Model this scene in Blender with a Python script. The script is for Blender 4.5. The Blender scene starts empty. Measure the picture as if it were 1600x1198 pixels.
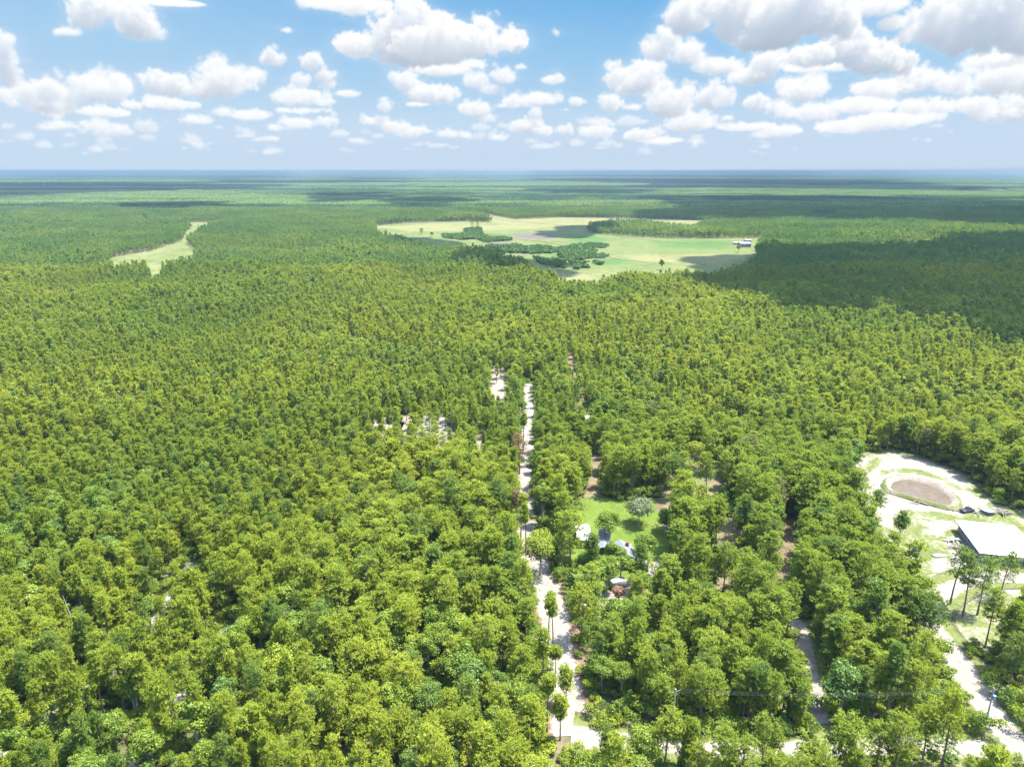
import bpy, bmesh, math, random
import numpy as np
from mathutils import Vector, Matrix
R = math.radians
sc = bpy.context.scene
COL = sc.collection
rng = np.random.default_rng(7)

# ------------------------------------------------------------------ camera
CAM_H = 100.0
PITCH = 16.63                     # degrees below the horizon
FPX = 1111.0                      # focal length in pixels of the 1600 px wide photograph
cam_d = bpy.data.cameras.new("camera"); cam = bpy.data.objects.new("camera", cam_d); COL.objects.link(cam)
cam_d.sensor_width = 36.0; cam_d.lens = 36.0 * FPX / 1600.0
cam_d.clip_start = 1.0; cam_d.clip_end = 90000.0
cam.location = (0, 0, CAM_H); cam.rotation_euler = (R(90 - PITCH), 0, 0)
sc.camera = cam

# ------------------------------------------------------------------ sun, exposure
SUN_EL, SUN_AZ = 70.0, 74.0       # azimuth clockwise from +Y (straight ahead)
sun_dir = Vector((math.sin(R(SUN_AZ)) * math.cos(R(SUN_EL)), math.cos(R(SUN_AZ)) * math.cos(R(SUN_EL)), math.sin(R(SUN_EL))))
sd = bpy.data.lights.new("sun", "SUN"); sun = bpy.data.objects.new("sun", sd); COL.objects.link(sun)
sd.energy = 2.9; sd.angle = R(0.53); sd.color = (1.0, 0.95, 0.87)
sun.rotation_euler = (-sun_dir).to_track_quat('-Z', 'Y').to_euler()
sc.view_settings.view_transform = 'Standard'; sc.view_settings.look = 'None'
sc.view_settings.exposure = 2.75; sc.view_settings.gamma = 1.0
sc.render.engine = 'CYCLES'
cy = sc.cycles
cy.max_bounces = 7; cy.diffuse_bounces = 4; cy.glossy_bounces = 2; cy.transmission_bounces = 5
cy.transparent_max_bounces = 12; cy.volume_bounces = 0; cy.caustics_reflective = False; cy.caustics_refractive = False
cy.use_denoising = True
cy.sample_clamp_indirect = 6.0

# ------------------------------------------------------------------ image point -> place on the ground
def ray(px, py):
    x = (px - 800.0) / FPX; y = -(py - 599.0) / FPX
    c, s = math.cos(R(PITCH)), math.sin(R(PITCH))
    return Vector((x, c + y * s, -s + y * c))
def gp(px, py, z=0.0):
    d = ray(px, py); t = (CAM_H - z) / -d.z
    return Vector((d.x * t, d.y * t, z))
def gpoly(pts, z=0.0): return [tuple(gp(a, b, z)[:2]) for a, b in pts]
def at_dist(px, py, dist):
    """point along the view direction of a pixel at forward distance dist"""
    d = ray(px, py); t = dist / d.y
    return Vector((0, 0, CAM_H)) + d * t

# ------------------------------------------------------------------ numpy helpers
def vnoise(x, y, scale, seed=0, octaves=3):
    x = np.asarray(x, float) / scale; y = np.asarray(y, float) / scale
    out = np.zeros(np.broadcast(x, y).shape); amp = 1.0; tot = 0
    for o in range(octaves):
        xi = np.floor(x).astype(np.int64); yi = np.floor(y).astype(np.int64)
        fx = x - xi; fy = y - yi; fx = fx * fx * (3 - 2 * fx); fy = fy * fy * (3 - 2 * fy)
        def h(a, b):
            n = (a * 374761393 + b * 668265263 + (seed + o * 17) * 982451653) & 0xffffffff
            n = ((n ^ (n >> 13)) * 1274126177) & 0xffffffff
            return ((n ^ (n >> 16)) & 0xffff) / 65535.0
        v = (h(xi, yi) * (1 - fx) + h(xi + 1, yi) * fx) * (1 - fy) + (h(xi, yi + 1) * (1 - fx) + h(xi + 1, yi + 1) * fx) * fy
        out += amp * v; tot += amp; amp *= 0.5; x = x * 2.03 + 5.1; y = y * 2.03 + 1.7
    return out / tot
def inside(x, y, poly):
    x = np.asarray(x); y = np.asarray(y); r = np.zeros(x.shape, bool)
    n = len(poly); j = n - 1
    for i in range(n):
        xi, yi = poly[i]; xj, yj = poly[j]
        if yi != yj:
            r ^= ((yi > y) != (yj > y)) & (x < (xj - xi) * (y - yi) / (yj - yi) + xi)
        j = i
    return r
def dist_line(x, y, pts):
    x = np.asarray(x); y = np.asarray(y); d = np.full(x.shape, 1e9)
    for (ax, ay), (bx, by) in zip(pts[:-1], pts[1:]):
        vx, vy = bx - ax, by - ay; L = vx * vx + vy * vy + 1e-9
        t = np.clip(((x - ax) * vx + (y - ay) * vy) / L, 0, 1)
        d = np.minimum(d, np.hypot(x - ax - t * vx, y - ay - t * vy))
    return d

# ------------------------------------------------------------------ objects
def tag(o, label=None, cat=None, group=None, kind=None):
    if label: o["label"] = label
    if cat: o["category"] = cat
    if group: o["group"] = group
    if kind: o["kind"] = kind
    return o
def empty(name, loc, rz=0.0):
    o = bpy.data.objects.new(name, None); COL.objects.link(o)
    o.location = loc; o.rotation_euler = (0, 0, rz); o.empty_display_size = 0.5
    return o
def mesh_np(name, V, F, mats, matidx=None, smooth=False, attr=None):
    """V (n,3); F list of index tuples or an (m,k) array"""
    me = bpy.data.meshes.new(name)
    V = np.asarray(V, np.float32)
    if isinstance(F, np.ndarray):
        k = F.shape[1]; m = len(F)
        me.vertices.add(len(V)); me.vertices.foreach_set("co", V.ravel())
        me.loops.add(m * k); me.loops.foreach_set("vertex_index", F.astype(np.int32).ravel())
        me.polygons.add(m)
        me.polygons.foreach_set("loop_start", np.arange(0, m * k, k, dtype=np.int32))
        me.update(calc_edges=True)
    else:
        me.from_pydata([tuple(map(float, v)) for v in V], [], [tuple(int(q) for q in f) for f in F]); me.update()
    for mt in (mats if isinstance(mats, (list, tuple)) else [mats]): me.materials.append(mt)
    if matidx is not None: me.polygons.foreach_set("material_index", np.asarray(matidx, np.int32))
    if smooth: me.polygons.foreach_set("use_smooth", np.ones(len(me.polygons), bool))
    if attr is not None:
        a = me.attributes.new("leafvar", 'FLOAT', 'FACE'); a.data.foreach_set("value", np.asarray(attr, np.float32))
    return me
def put(name, me, parent=None, loc=(0, 0, 0), rz=0.0):
    o = bpy.data.objects.new(name, me); COL.objects.link(o); o.location = loc; o.rotation_euler = (0, 0, rz)
    if parent: o.parent = parent
    return o
class MB:
    """collects boxes, tubes and prisms into one mesh"""
    def __init__(s): s.V = []; s.F = []
    def add(s, V, F):
        b = len(s.V); s.V += [tuple(v) for v in V]; s.F += [tuple(i + b for i in f) for f in F]
    def box(s, c, size, rz=0.0, M=None):
        hx, hy, hz = [q / 2 for q in size]; ca, sa = math.cos(rz), math.sin(rz); V = []
        for z in (-hz, hz):
            for x, y in ((-hx, -hy), (hx, -hy), (hx, hy), (-hx, hy)):
                V.append((c[0] + x * ca - y * sa, c[1] + x * sa + y * ca, c[2] + z))
        s.add(V, [(3, 2, 1, 0), (4, 5, 6, 7), (0, 1, 5, 4), (1, 2, 6, 5), (2, 3, 7, 6), (3, 0, 4, 7)])
    def tube(s, pts, rad, n=8, cap=True):
        pts = [Vector(p) for p in pts]; rad = rad if isinstance(rad, (list, tuple)) else [rad] * len(pts)
        V = []; F = []
        for i, p in enumerate(pts):
            t = (pts[min(i + 1, len(pts) - 1)] - pts[max(i - 1, 0)]).normalized()
            a = t.orthogonal().normalized() if abs(t.z) < .9 else t.cross(Vector((0, 1, 0))).normalized()
            b = t.cross(a)
            for k in range(n):
                an = 2 * math.pi * k / n; V.append(p + (a * math.cos(an) + b * math.sin(an)) * rad[i])
        for i in range(len(pts) - 1):
            for k in range(n):
                k2 = (k + 1) % n; F.append((i * n + k, i * n + k2, (i + 1) * n + k2, (i + 1) * n + k))
        if cap: F.append(tuple(range(n))[::-1]); F.append(tuple((len(pts) - 1) * n + k for k in range(n)))
        s.add(V, F)
    def poly(s, pts): s.add(pts, [tuple(range(len(pts)))])
    def build(s, name, mat, parent=None, loc=(0, 0, 0), rz=0.0, smooth=False):
        me = mesh_np(name, s.V, s.F, mat, smooth=smooth)
        return put(name, me, parent, loc, rz)
# ------------------------------------------------------------------ the clouds far off in the sky: small voxel clouds, lit from the sun's side and seen against the sky
# each cloud: x, y, half width, half height of its heaps (in 1600 px picture units of azimuth / elevation), then its distance in km
CLOUDS = [
 (8, [(130,28,26,16),(170,14,40,14),(208,32,30,22),(235,45,18,11)]), (12, [(106,51,20,6)]), (6, [(215,0,90,6)]),
 (9, [(2,78,17,24),(12,112,18,18),(20,126,14,10)]), (12, [(0,150,18,11),(18,162,10,7)]),
 (11, [(45,146,26,13),(78,138,24,20),(155,140,42,20),(118,148,26,12),(75,165,34,10)]), (14, [(150,176,50,7),(90,178,20,6)]),
 (17, [(90,196,30,6),(158,203,14,10),(185,205,16,8),(135,199,10,7)]), (20,[(35,213,18,6),(70,228,14,5)]),
 (11, [(262,133,30,16),(243,124,12,11)]), (13, [(268,164,42,8),(205,165,14,4)]),
 (11, [(330,105,18,16),(352,128,42,26),(318,138,25,16),(384,124,20,14)]), (12, [(404,122,14,14),(396,110,8,6)]),
 (15, [(390,180,36,8),(300,188,30,9),(262,190,10,6),(352,176,20,6)]), (20,[(230,200,18,8),(300,218,14,6),(310,230,12,5)]),
 (10, [(425,92,14,11),(430,76,5,5)]), (10, [(485,98,14,14),(508,119,14,10),(512,133,12,7)]), (12, [(470,128,12,9),(543,147,20,5)]),
 (13, [(472,153,40,14),(500,160,22,8)]), (15, [(475,173,42,5)]), (16, [(465,193,30,9),(508,190,16,9),(440,200,20,6)]), (21,[(530,210,16,6),(560,220,10,4)]),
 (7, [(560,72,34,15),(610,45,28,26),(642,34,24,24),(672,38,26,18),(665,70,68,30),(722,62,50,24),(757,38,24,14),(790,66,30,14),(630,90,32,14)]),
 (8, [(690,108,46,10),(740,100,30,8)]),
 (11, [(635,128,18,13),(668,145,34,14),(692,148,20,13)]), (12, [(652,164,18,4)]), (13, [(742,170,28,12),(765,186,14,9)]), (14, [(782,166,11,6)]),
 (10, [(740,128,18,11),(768,140,16,8),(788,120,18,11)]),
 (14, [(602,166,11,12),(585,190,20,9),(614,198,25,10),(640,206,20,8),(660,205,12,6)]), (17, [(700,210,18,7),(725,212,14,6),(778,215,14,6)]),
 (8, [(446,48,12,5)]), (6, [(540,6,66,12),(560,20,24,7)]), (8, [(803,66,14,18)]), (10, [(860,126,18,8)]), (12, [(840,156,36,12),(796,160,16,10)]),
 (9, [(868,52,6,6)]), (10, [(958,103,12,7)]), (13, [(902,160,11,6),(884,172,6,3)]), (12, [(813,106,7,4)]),
 (9, [(988,128,37,19),(1010,110,24,13)]), (11, [(955,165,16,15),(985,168,18,7)]), (10, [(1045,160,36,22),(1020,150,14,8),(1080,140,8,10)]),
 (6, [(1045,58,14,13),(1028,80,22,16),(1075,82,22,16),(1110,102,30,11),(1140,104,20,9)]), (6, [(1070,28,26,24),(1097,20,16,14)]),
 (5, [(1150,12,46,22),(1142,48,18,13),(1235,20,70,32),(1300,25,34,26),(1325,45,16,16),(1190,62,50,14)]), 
 (6, [(1270,86,46,15),(1330,75,38,20),(1362,92,42,18),(1402,100,24,15)]), (7, [(1205,97,25,14),(1170,120,34,9),(1290,104,60,8)]),
 (11, [(1118,152,24,19)]), (13, [(1180,163,17,11)]),
 (8, [(1427,126,30,15),(1385,136,50,12),(1250,142,34,14)]), (10, [(1220,170,14,12),(1268,176,34,12),(1350,165,48,10),(1432,166,28,11)]), (12, [(1380,190,60,11),(1452,186,20,7),(1330,198,60,9)]),
 (5, [(1372,10,40,12),(1400,36,26,9),(1415,55,12,10)]), (4.6, [(1470,38,42,28),(1500,62,40,18),(1540,22,56,30),(1590,50,46,30)]), (6, [(1575,92,62,14)]),
 (9, [(1500,130,32,15),(1565,122,56,20),(1620,120,40,20)]), (10, [(1520,165,25,10),(1568,178,46,11),(1472,168,24,7),(1620,160,40,14)]),
 (15, [(822,197,22,10),(838,180,8,7),(846,206,24,8)]), (16, [(881,204,12,9)]), (16, [(936,204,26,11)]), (20, [(900,224,13,6),(870,226,8,5)]), (17, [(1002,212,26,9),(1025,206,10,7)]),
 (15, [(1078,192,34,13),(1060,186,14,8)]), (15, [(1138,184,16,6),(1165,198,42,8),(1215,206,34,7)]), (19, [(1030,220,36,5),(1085,221,12,4)]),
]
SPX0, SPD = 52.0, 20.0            # half width in degrees, samples per degree
SW, SH, SEL0 = int(2 * SPX0 * SPD), int(20 * SPD), -1.5
def cloud_picture():
    r = np.random.default_rng(12)
    P = np.zeros((SH, SW, 4), np.float32)
    def field3(shape, beta):
        n = r.normal(size=shape).astype(np.float32); f = np.fft.rfftn(n)
        k = np.sqrt(sum(np.square(q) for q in np.meshgrid(np.fft.fftfreq(shape[0]), np.fft.fftfreq(shape[1]), np.fft.rfftfreq(shape[2]), indexing='ij')))
        k[0, 0, 0] = 1; f *= k ** (-beta / 2) * np.exp(-(k / .38) ** 2); f[0, 0, 0] = 0
        o = np.fft.irfftn(f, s=shape); return (o / o.std()).astype(np.float32)
    T3 = field3((96, 160, 160), 3.5); T3b = field3((96, 160, 160), 2.5)
    def azel(px, py):
        d = ray(px, py); return math.degrees(math.atan2(d.x, d.y)), math.degrees(math.atan2(d.z, math.hypot(d.x, d.y)))
    jobs = list(CLOUDS)
    for i in range(160):                                            # the far rows, small and flat
        px = r.uniform(-120, 1720); el = r.choice([1.6, 2.2, 2.9, 3.6]) + r.normal(0, .25); py = 267 - el / .0516 * 1.0
        if px > 1250 and r.uniform() < .75: continue
        w = r.uniform(5, 17) * (.55 + .22 * el); jobs.append((15 + 60 / (el + .5) * .5, [(px + w * r.uniform(-.9, .9), py - r.uniform(0, 3), w * r.uniform(.4, 1), w * r.uniform(.16, .38)) for _ in range(r.integers(1, 4))]))
    for k in range(26):                                             # outside the picture on both sides and above
        px = r.choice([r.uniform(-260, -60), r.uniform(1680, 1860), r.uniform(0, 1600)]); py = r.uniform(60, 180) if (px < 0 or px > 1600) else r.uniform(-80, -30)
        w = r.uniform(25, 60); jobs.append((9, [(px + r.uniform(-w, w), py, w * r.uniform(.5, 1), w * r.uniform(.3, .5)) for _ in range(4)]))
    jobs.sort(key=lambda j: -j[0])
    for dist, lumps in jobs:
        S = []
        big = max(l[2] for l in lumps)
        for (cx, cy, rx, ry) in lumps:
            a, e = azel(cx, cy); X = (a + SPX0) * SPD; Z = (e - SEL0) * SPD
            sc_ = SPD * math.degrees(1 / FPX) * (math.cos(math.radians(a)) ** 2); rx_ = rx * sc_; rz_ = ry * SPD * math.degrees(1 / FPX) * .95
            kk = 1.20 if cx > 1000 and cy < 190 else 1.12; rx_ *= .98 * kk; rz_ *= .93 * kk; S.append((X, 0.0, Z, rx_ * .92, rz_ * .90, 0)); base = Z - rz_ * .85
            lvl = [(X, 0.0, Z, rx_, rz_)]
            for gen, (n, q) in enumerate(((12, .42), (7, .45), (4, .5))):
                nx = []
                for (x, y, z, a_, b_) in lvl:
                    if b_ < 1.5: continue
                    for _ in range(n):
                        d = r.normal(size=3); d[2] = d[2] * .8 + .35; d /= np.linalg.norm(d)
                        rr = r.uniform(.7, 1.15) * q * min(a_, b_ * 1.25)
                        c = (x + d[0] * a_ * .88, y + d[1] * a_ * .7, z + d[2] * b_ * .88)
                        if c[2] - rr < base - rz_ * .12: continue
                        nx.append((*c, rr, rr)); S.append((*c, rr, rr, gen + 1))
                lvl = nx if len(nx) < 160 else [nx[i] for i in r.choice(len(nx), 160, False)]
        S = np.array(S); x0 = int(min(S[:, 0] - S[:, 3])) - 17; x1 = int(max(S[:, 0] + S[:, 3])) + 18; z0 = int(min(S[:, 2] - S[:, 4])) - 15; z1 = int(max(S[:, 2] + S[:, 4])) + 16
        hy = int(min(52, max(S[:, 1] + S[:, 3]) + 10)); W, D, H = x1 - x0, 2 * hy, z1 - z0
        if x1 < 2 or x0 > SW - 2 or W < 4: continue
        f = np.full((D, H, W), -12.0, np.float32)
        for (x, y, z, a_, b_, g) in S:
            xa, xb = max(0, int(x - a_ - x0) - 9), min(W, int(x + a_ - x0) + 10); ya, yb = max(0, int(y - a_ + hy) - 9), min(D, int(y + a_ + hy) + 10); za, zb = max(0, int(z - b_ - z0) - 9), min(H, int(z + b_ - z0) + 10)
            if xb <= xa or yb <= ya or zb <= za: continue
            yy, zz, xx = np.meshgrid(np.arange(ya, yb) - hy - y, np.arange(za, zb) + z0 - z, np.arange(xa, xb) + x0 - x, indexing='ij')
            q = np.sqrt((xx / a_) ** 2 + (yy / a_) ** 2 + (zz / b_) ** 2); s = np.where(q < 1, (1 - q) * min(a_, b_), -np.sqrt(xx ** 2 + yy ** 2 + zz ** 2) * (1 - 1 / np.maximum(q, 1)))        # px inside
            v = f[ya:yb, za:zb, xa:xb]; np.maximum(v, s, out=v)
        i0, j0, k0 = r.integers(0, 90), r.integers(0, 150), r.integers(0, 150)
        def tex(T): return T[np.ix_((np.arange(D) + i0) % 96, (np.arange(H) + j0) % 160, (np.arange(W) + k0) % 160)]
        ns = tex(T3); nb = tex(T3b)
        amp = min(4.2, .75 + big * .068)
        soft = r.uniform(1.3, 4.0)
        dens = np.clip((f - .1 + ns * amp * .55 + nb * amp * .46) / (1.3 + amp * .4) / soft, 0, 1)
        # sunlight: down from above, from the right and from behind
        k = .23 * (40.0 / (40 + big)) * (1.7 if lumps[0][0] > 1120 and lumps[0][1] < 100 else 1); Tt = np.zeros_like(dens); acc = np.zeros((D, W), np.float32)
        for j in range(H - 1, -1, -1):
            Tt[:, j, :] = acc; acc = acc + dens[:, j, :]
            if j % 3 == 0: acc = np.roll(acc, -1, 1); acc[:, -1] = 0
            if j % 3 == 1: acc = np.roll(acc, -1, 0); acc[-1] = 0
        up = np.zeros((D, H, W), np.float32); zf = (np.arange(H) / max(1, H - 1))[None, :, None]
        light = .50 * np.exp(-Tt * k) + .50 * np.exp(-Tt * k * .20)
        amb = .60 + .40 * zf
        C = [light * s + amb * (1 - light) * a for s, a in ((1.10, .58), (1.09, .72), (1.08, .92))]
        kv = .25; T = np.ones((H, W), np.float32); out = np.zeros((H, W, 3), np.float32)
        for y in range(D):
            al = 1 - np.exp(-dens[y] * kv)
            for c in range(3): out[..., c] += T * al * C[c][y]
            T *= 1 - al
        A = 1 - T; fade = math.exp(-max(0, dist - 6) / 34.0)
        A2 = A * (.35 + .65 * fade) if dist < 20 else A * fade * .85
        xa, xb = max(0, x0), min(SW, x1); za, zb = max(0, z0), min(SH, z1)
        if xb <= xa or zb <= za: continue
        a_ = A2[za - z0:zb - z0, xa - x0:xb - x0]; col = (out / np.maximum(A, 1e-4)[..., None])[za - z0:zb - z0, xa - x0:xb - x0]
        v = P[za:zb, xa:xb]; v[..., :3] = v[..., :3] * (1 - a_[..., None]) + col * a_[..., None]; v[..., 3] = 1 - (1 - v[..., 3]) * (1 - a_)
    # thin veils of drying cloud round the heaps
    a, e = np.meshgrid((np.arange(SW) / SPD) - SPX0, (np.arange(SH) / SPD) + SEL0)
    near_ = P[..., 3].copy()
    for _ in range(5):
        for ax, w in ((0, 3), (1, 7)): near_ = (near_ + np.roll(near_, w, ax) + np.roll(near_, -w, ax)) / 3
    n = vnoise(a * .55, e * 1.5, .9, 4, 6) * .6 + vnoise(a, e * 2.4, .35, 8, 4) * .4
    veil = np.clip((n - .47) * 2.6, 0, 1) * np.clip(near_ * 2.2 + .06, 0, 1) * .62 * np.clip((e - 1) / 2, 0, 1)
    veil = np.maximum(veil, .20 * np.clip((e - .8) / 1.5, 0, 1) * np.clip((6 - e) / 2, 0, 1) * (.4 + n))
    veil = np.maximum(veil, .26 * np.clip(near_ * 1.6, 0, 1) * np.clip((e - 1) / 2, 0, 1))[..., None].astype(np.float32)
    vc = np.array((.84, .90, .98), np.float32)
    P[..., :3] = P[..., :3] * (1 - 0 * veil) + vc * veil * (1 - P[..., 3:]); P[..., 3:] = 1 - (1 - P[..., 3:]) * (1 - veil)
    P = (P * 4 + np.roll(P, 1, 0) + np.roll(P, -1, 0) + np.roll(P, 1, 1) + np.roll(P, -1, 1)) / 8
    P[..., :3] /= np.maximum(P[..., 3:], 1e-4)
    return P
# ------------------------------------------------------------------ sky
world = bpy.data.worlds.new("World"); sc.world = world; world.use_nodes = True
wt = world.node_tree; WN, WL = wt.nodes, wt.links; WN.clear()
sky = WN.new("ShaderNodeTexSky"); sky.sky_type = 'NISHITA'; sky.sun_disc = False
sky.sun_elevation = R(SUN_EL); sky.sun_rotation = R(SUN_AZ); sky.altitude = 0; sky.air_density = 1.0; sky.dust_density = 1.0; sky.ozone_density = 2.0
K = 2.0 ** -sc.view_settings.exposure          # picture brightness 1 as sky radiance
img = bpy.data.images.new("far_clouds", SW, SH, alpha=True, float_buffer=True)
img.colorspace_settings.name = 'Linear Rec.709'; img.alpha_mode = 'CHANNEL_PACKED'
img.pixels.foreach_set(cloud_picture().astype(np.float32).ravel()); img.pack()
def wm(op, a, b=None, c=None, clamp=False):
    m = WN.new("ShaderNodeMath"); m.operation = op; m.use_clamp = clamp
    for i, v in enumerate((a, b, c)):
        if v is None: continue
        if isinstance(v, (int, float)): m.inputs[i].default_value = v
        else: WL.new(v, m.inputs[i])
    return m.outputs[0]
tcw = WN.new("ShaderNodeTexCoord"); sx = WN.new("ShaderNodeSeparateXYZ"); WL.new(tcw.outputs["Generated"], sx.inputs[0])
X_, Y_, Z_ = sx.outputs
azm = wm('MULTIPLY', wm('ARCTAN2', X_, Y_), 180 / math.pi)
el = wm('MULTIPLY', wm('ARCTAN2', Z_, wm('SQRT', wm('ADD', wm('MULTIPLY', X_, X_), wm('MULTIPLY', Y_, Y_)))), 180 / math.pi)
uu = wm('DIVIDE', wm('ADD', azm, SPX0), 2 * SPX0); vv = wm('DIVIDE', wm('SUBTRACT', el, SEL0), SH / SPD)
cv = WN.new("ShaderNodeCombineXYZ"); WL.new(uu, cv.inputs[0]); WL.new(vv, cv.inputs[1])
ti = WN.new("ShaderNodeTexImage"); ti.image = img; ti.extension = 'CLIP'; ti.interpolation = 'Cubic'; WL.new(cv.outputs[0], ti.inputs[0])
# low sky: pale haze at the horizon, deepening to blue; paler towards the left
rp = WN.new("ShaderNodeValToRGB"); WL.new(wm('DIVIDE', el, 14.0, clamp=True), rp.inputs[0]); e = rp.color_ramp.elements
def lin(c): return tuple((q / 255 / 12.92 if q / 255 < .04045 else ((q / 255 + .055) / 1.055) ** 2.4) * K for q in c) + (1,)
e[0].position = 0; e[0].color = lin((205, 222, 240)); e[1].position = 1; e[1].color = lin((104, 174, 233))
for p, c in ((.12, (196, 217, 240)), (.32, (178, 212, 240)), (.58, (152, 201, 239)), (.82, (120, 184, 235))): q = e.new(p); q.color = lin(c)
nm = WN.new("ShaderNodeMix"); nm.data_type = 'RGBA'; WL.new(wm('DIVIDE', wm('SUBTRACT', el, 14.0), 25.0, clamp=True), nm.inputs[0])
ns = WN.new("ShaderNodeVectorMath"); ns.operation = 'SCALE'; WL.new(sky.outputs[0], ns.inputs[0]); ns.inputs[3].default_value = 0.15
pale = WN.new("ShaderNodeMix"); pale.data_type = 'RGBA'; WL.new(wm('MULTIPLY', wm('DIVIDE', wm('ADD', azm, -8.0), -60.0, clamp=True), .55), pale.inputs[0])
WL.new(rp.outputs[0], pale.inputs[6]); pale.inputs[7].default_value = lin((196, 222, 243))
WL.new(pale.outputs[2], nm.inputs[6]); WL.new(ns.outputs[0], nm.inputs[7])
cs = WN.new("ShaderNodeVectorMath"); cs.operation = 'SCALE'; WL.new(ti.outputs[0], cs.inputs[0]); cs.inputs[3].default_value = K
cm = WN.new("ShaderNodeMix"); cm.data_type = 'RGBA'; WL.new(ti.outputs[1], cm.inputs[0]); WL.new(nm.outputs[2], cm.inputs[6]); WL.new(cs.outputs[0], cm.inputs[7])
bg = WN.new("ShaderNodeBackground"); bg.inputs[1].default_value = 1.0
wo = WN.new("ShaderNodeOutputWorld"); WL.new(cm.outputs[2], bg.inputs[0]); WL.new(bg.outputs[0], wo.inputs[0])
world.cycles.sampling_method = 'MANUAL'; world.cycles.sample_map_resolution = 512
# ------------------------------------------------------------------ materials
def new_mat(name):
    m = bpy.data.materials.new(name); m.use_nodes = True
    nt = m.node_tree; nt.nodes.clear()
    return m, nt, nt.nodes, nt.links
def ramp(nt, fac, stops, interp='LINEAR'):
    r = nt.nodes.new("ShaderNodeValToRGB"); r.color_ramp.interpolation = interp
    e = r.color_ramp.elements
    while len(e) > 1: e.remove(e[-1])
    e[0].position = stops[0][0]; e[0].color = (*stops[0][1], 1)
    for p, c in stops[1:]:
        q = e.new(p); q.color = (*c, 1)
    nt.links.new(fac, r.inputs[0]); return r.outputs[0]
def noise(nt, vec, scale, detail=4, rough=0.55, dist=0.0):
    n = nt.nodes.new("ShaderNodeTexNoise"); n.inputs["Scale"].default_value = scale
    n.inputs["Detail"].default_value = detail; n.inputs["Roughness"].default_value = rough; n.inputs["Distortion"].default_value = dist
    nt.links.new(vec, n.inputs["Vector"]); return n.outputs["Fac"]
def wpos(nt):
    g = nt.nodes.new("ShaderNodeNewGeometry"); return g.outputs["Position"]
def mathn(nt, op, a, b=None, clamp=False):
    m = nt.nodes.new("ShaderNodeMath"); m.operation = op; m.use_clamp = clamp
    for i, v in enumerate((a, b)):
        if v is None: continue
        if isinstance(v, (int, float)): m.inputs[i].default_value = v
        else: nt.links.new(v, m.inputs[i])
    return m.outputs[0]
def mixc(nt, f, a, b, mode='MIX'):
    m = nt.nodes.new("ShaderNodeMix"); m.data_type = 'RGBA'; m.blend_type = mode
    if isinstance(f, (int, float)): m.inputs[0].default_value = f
    else: nt.links.new(f, m.inputs[0])
    for i, v in ((6, a), (7, b)):
        if isinstance(v, tuple): m.inputs[i].default_value = (*v, 1)
        else: nt.links.new(v, m.inputs[i])
    return m.outputs[2]
def princ(nt, col, rough=0.7, spec=0.3, metal=0.0, bump=None, bstr=0.3, bdist=0.05):
    p = nt.nodes.new("ShaderNodeBsdfPrincipled")
    if isinstance(col, tuple): p.inputs["Base Color"].default_value = (*col, 1)
    else: nt.links.new(col, p.inputs["Base Color"])
    if isinstance(rough, (int, float)): p.inputs["Roughness"].default_value = rough
    else: nt.links.new(rough, p.inputs["Roughness"])
    p.inputs["Specular IOR Level"].default_value = spec; p.inputs["Metallic"].default_value = metal
    if bump is not None:
        b = nt.nodes.new("ShaderNodeBump"); b.inputs["Strength"].default_value = bstr; b.inputs["Distance"].default_value = bdist
        nt.links.new(bump, b.inputs["Height"]); nt.links.new(b.outputs[0], p.inputs["Normal"])
    o = nt.nodes.new("ShaderNodeOutputMaterial"); nt.links.new(p.outputs[0], o.inputs[0]); return p
def simple(name, col, rough=0.7, spec=0.3, metal=0.0, var=0.25, scale=1.5):
    """a worn single-colour surface: the colour wanders a little"""
    m, nt, N, L = new_mat(name)
    tc = N.new("ShaderNodeTexCoord")
    f = noise(nt, tc.outputs["Object"], scale, 5, 0.65)
    lo = tuple(c * (1 - var) for c in col); hi = tuple(min(1, c * (1 + var * .6)) for c in col)
    princ(nt, ramp(nt, f, [(0.3, lo), (0.7, hi)]), rough, spec, metal)
    return m
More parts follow.
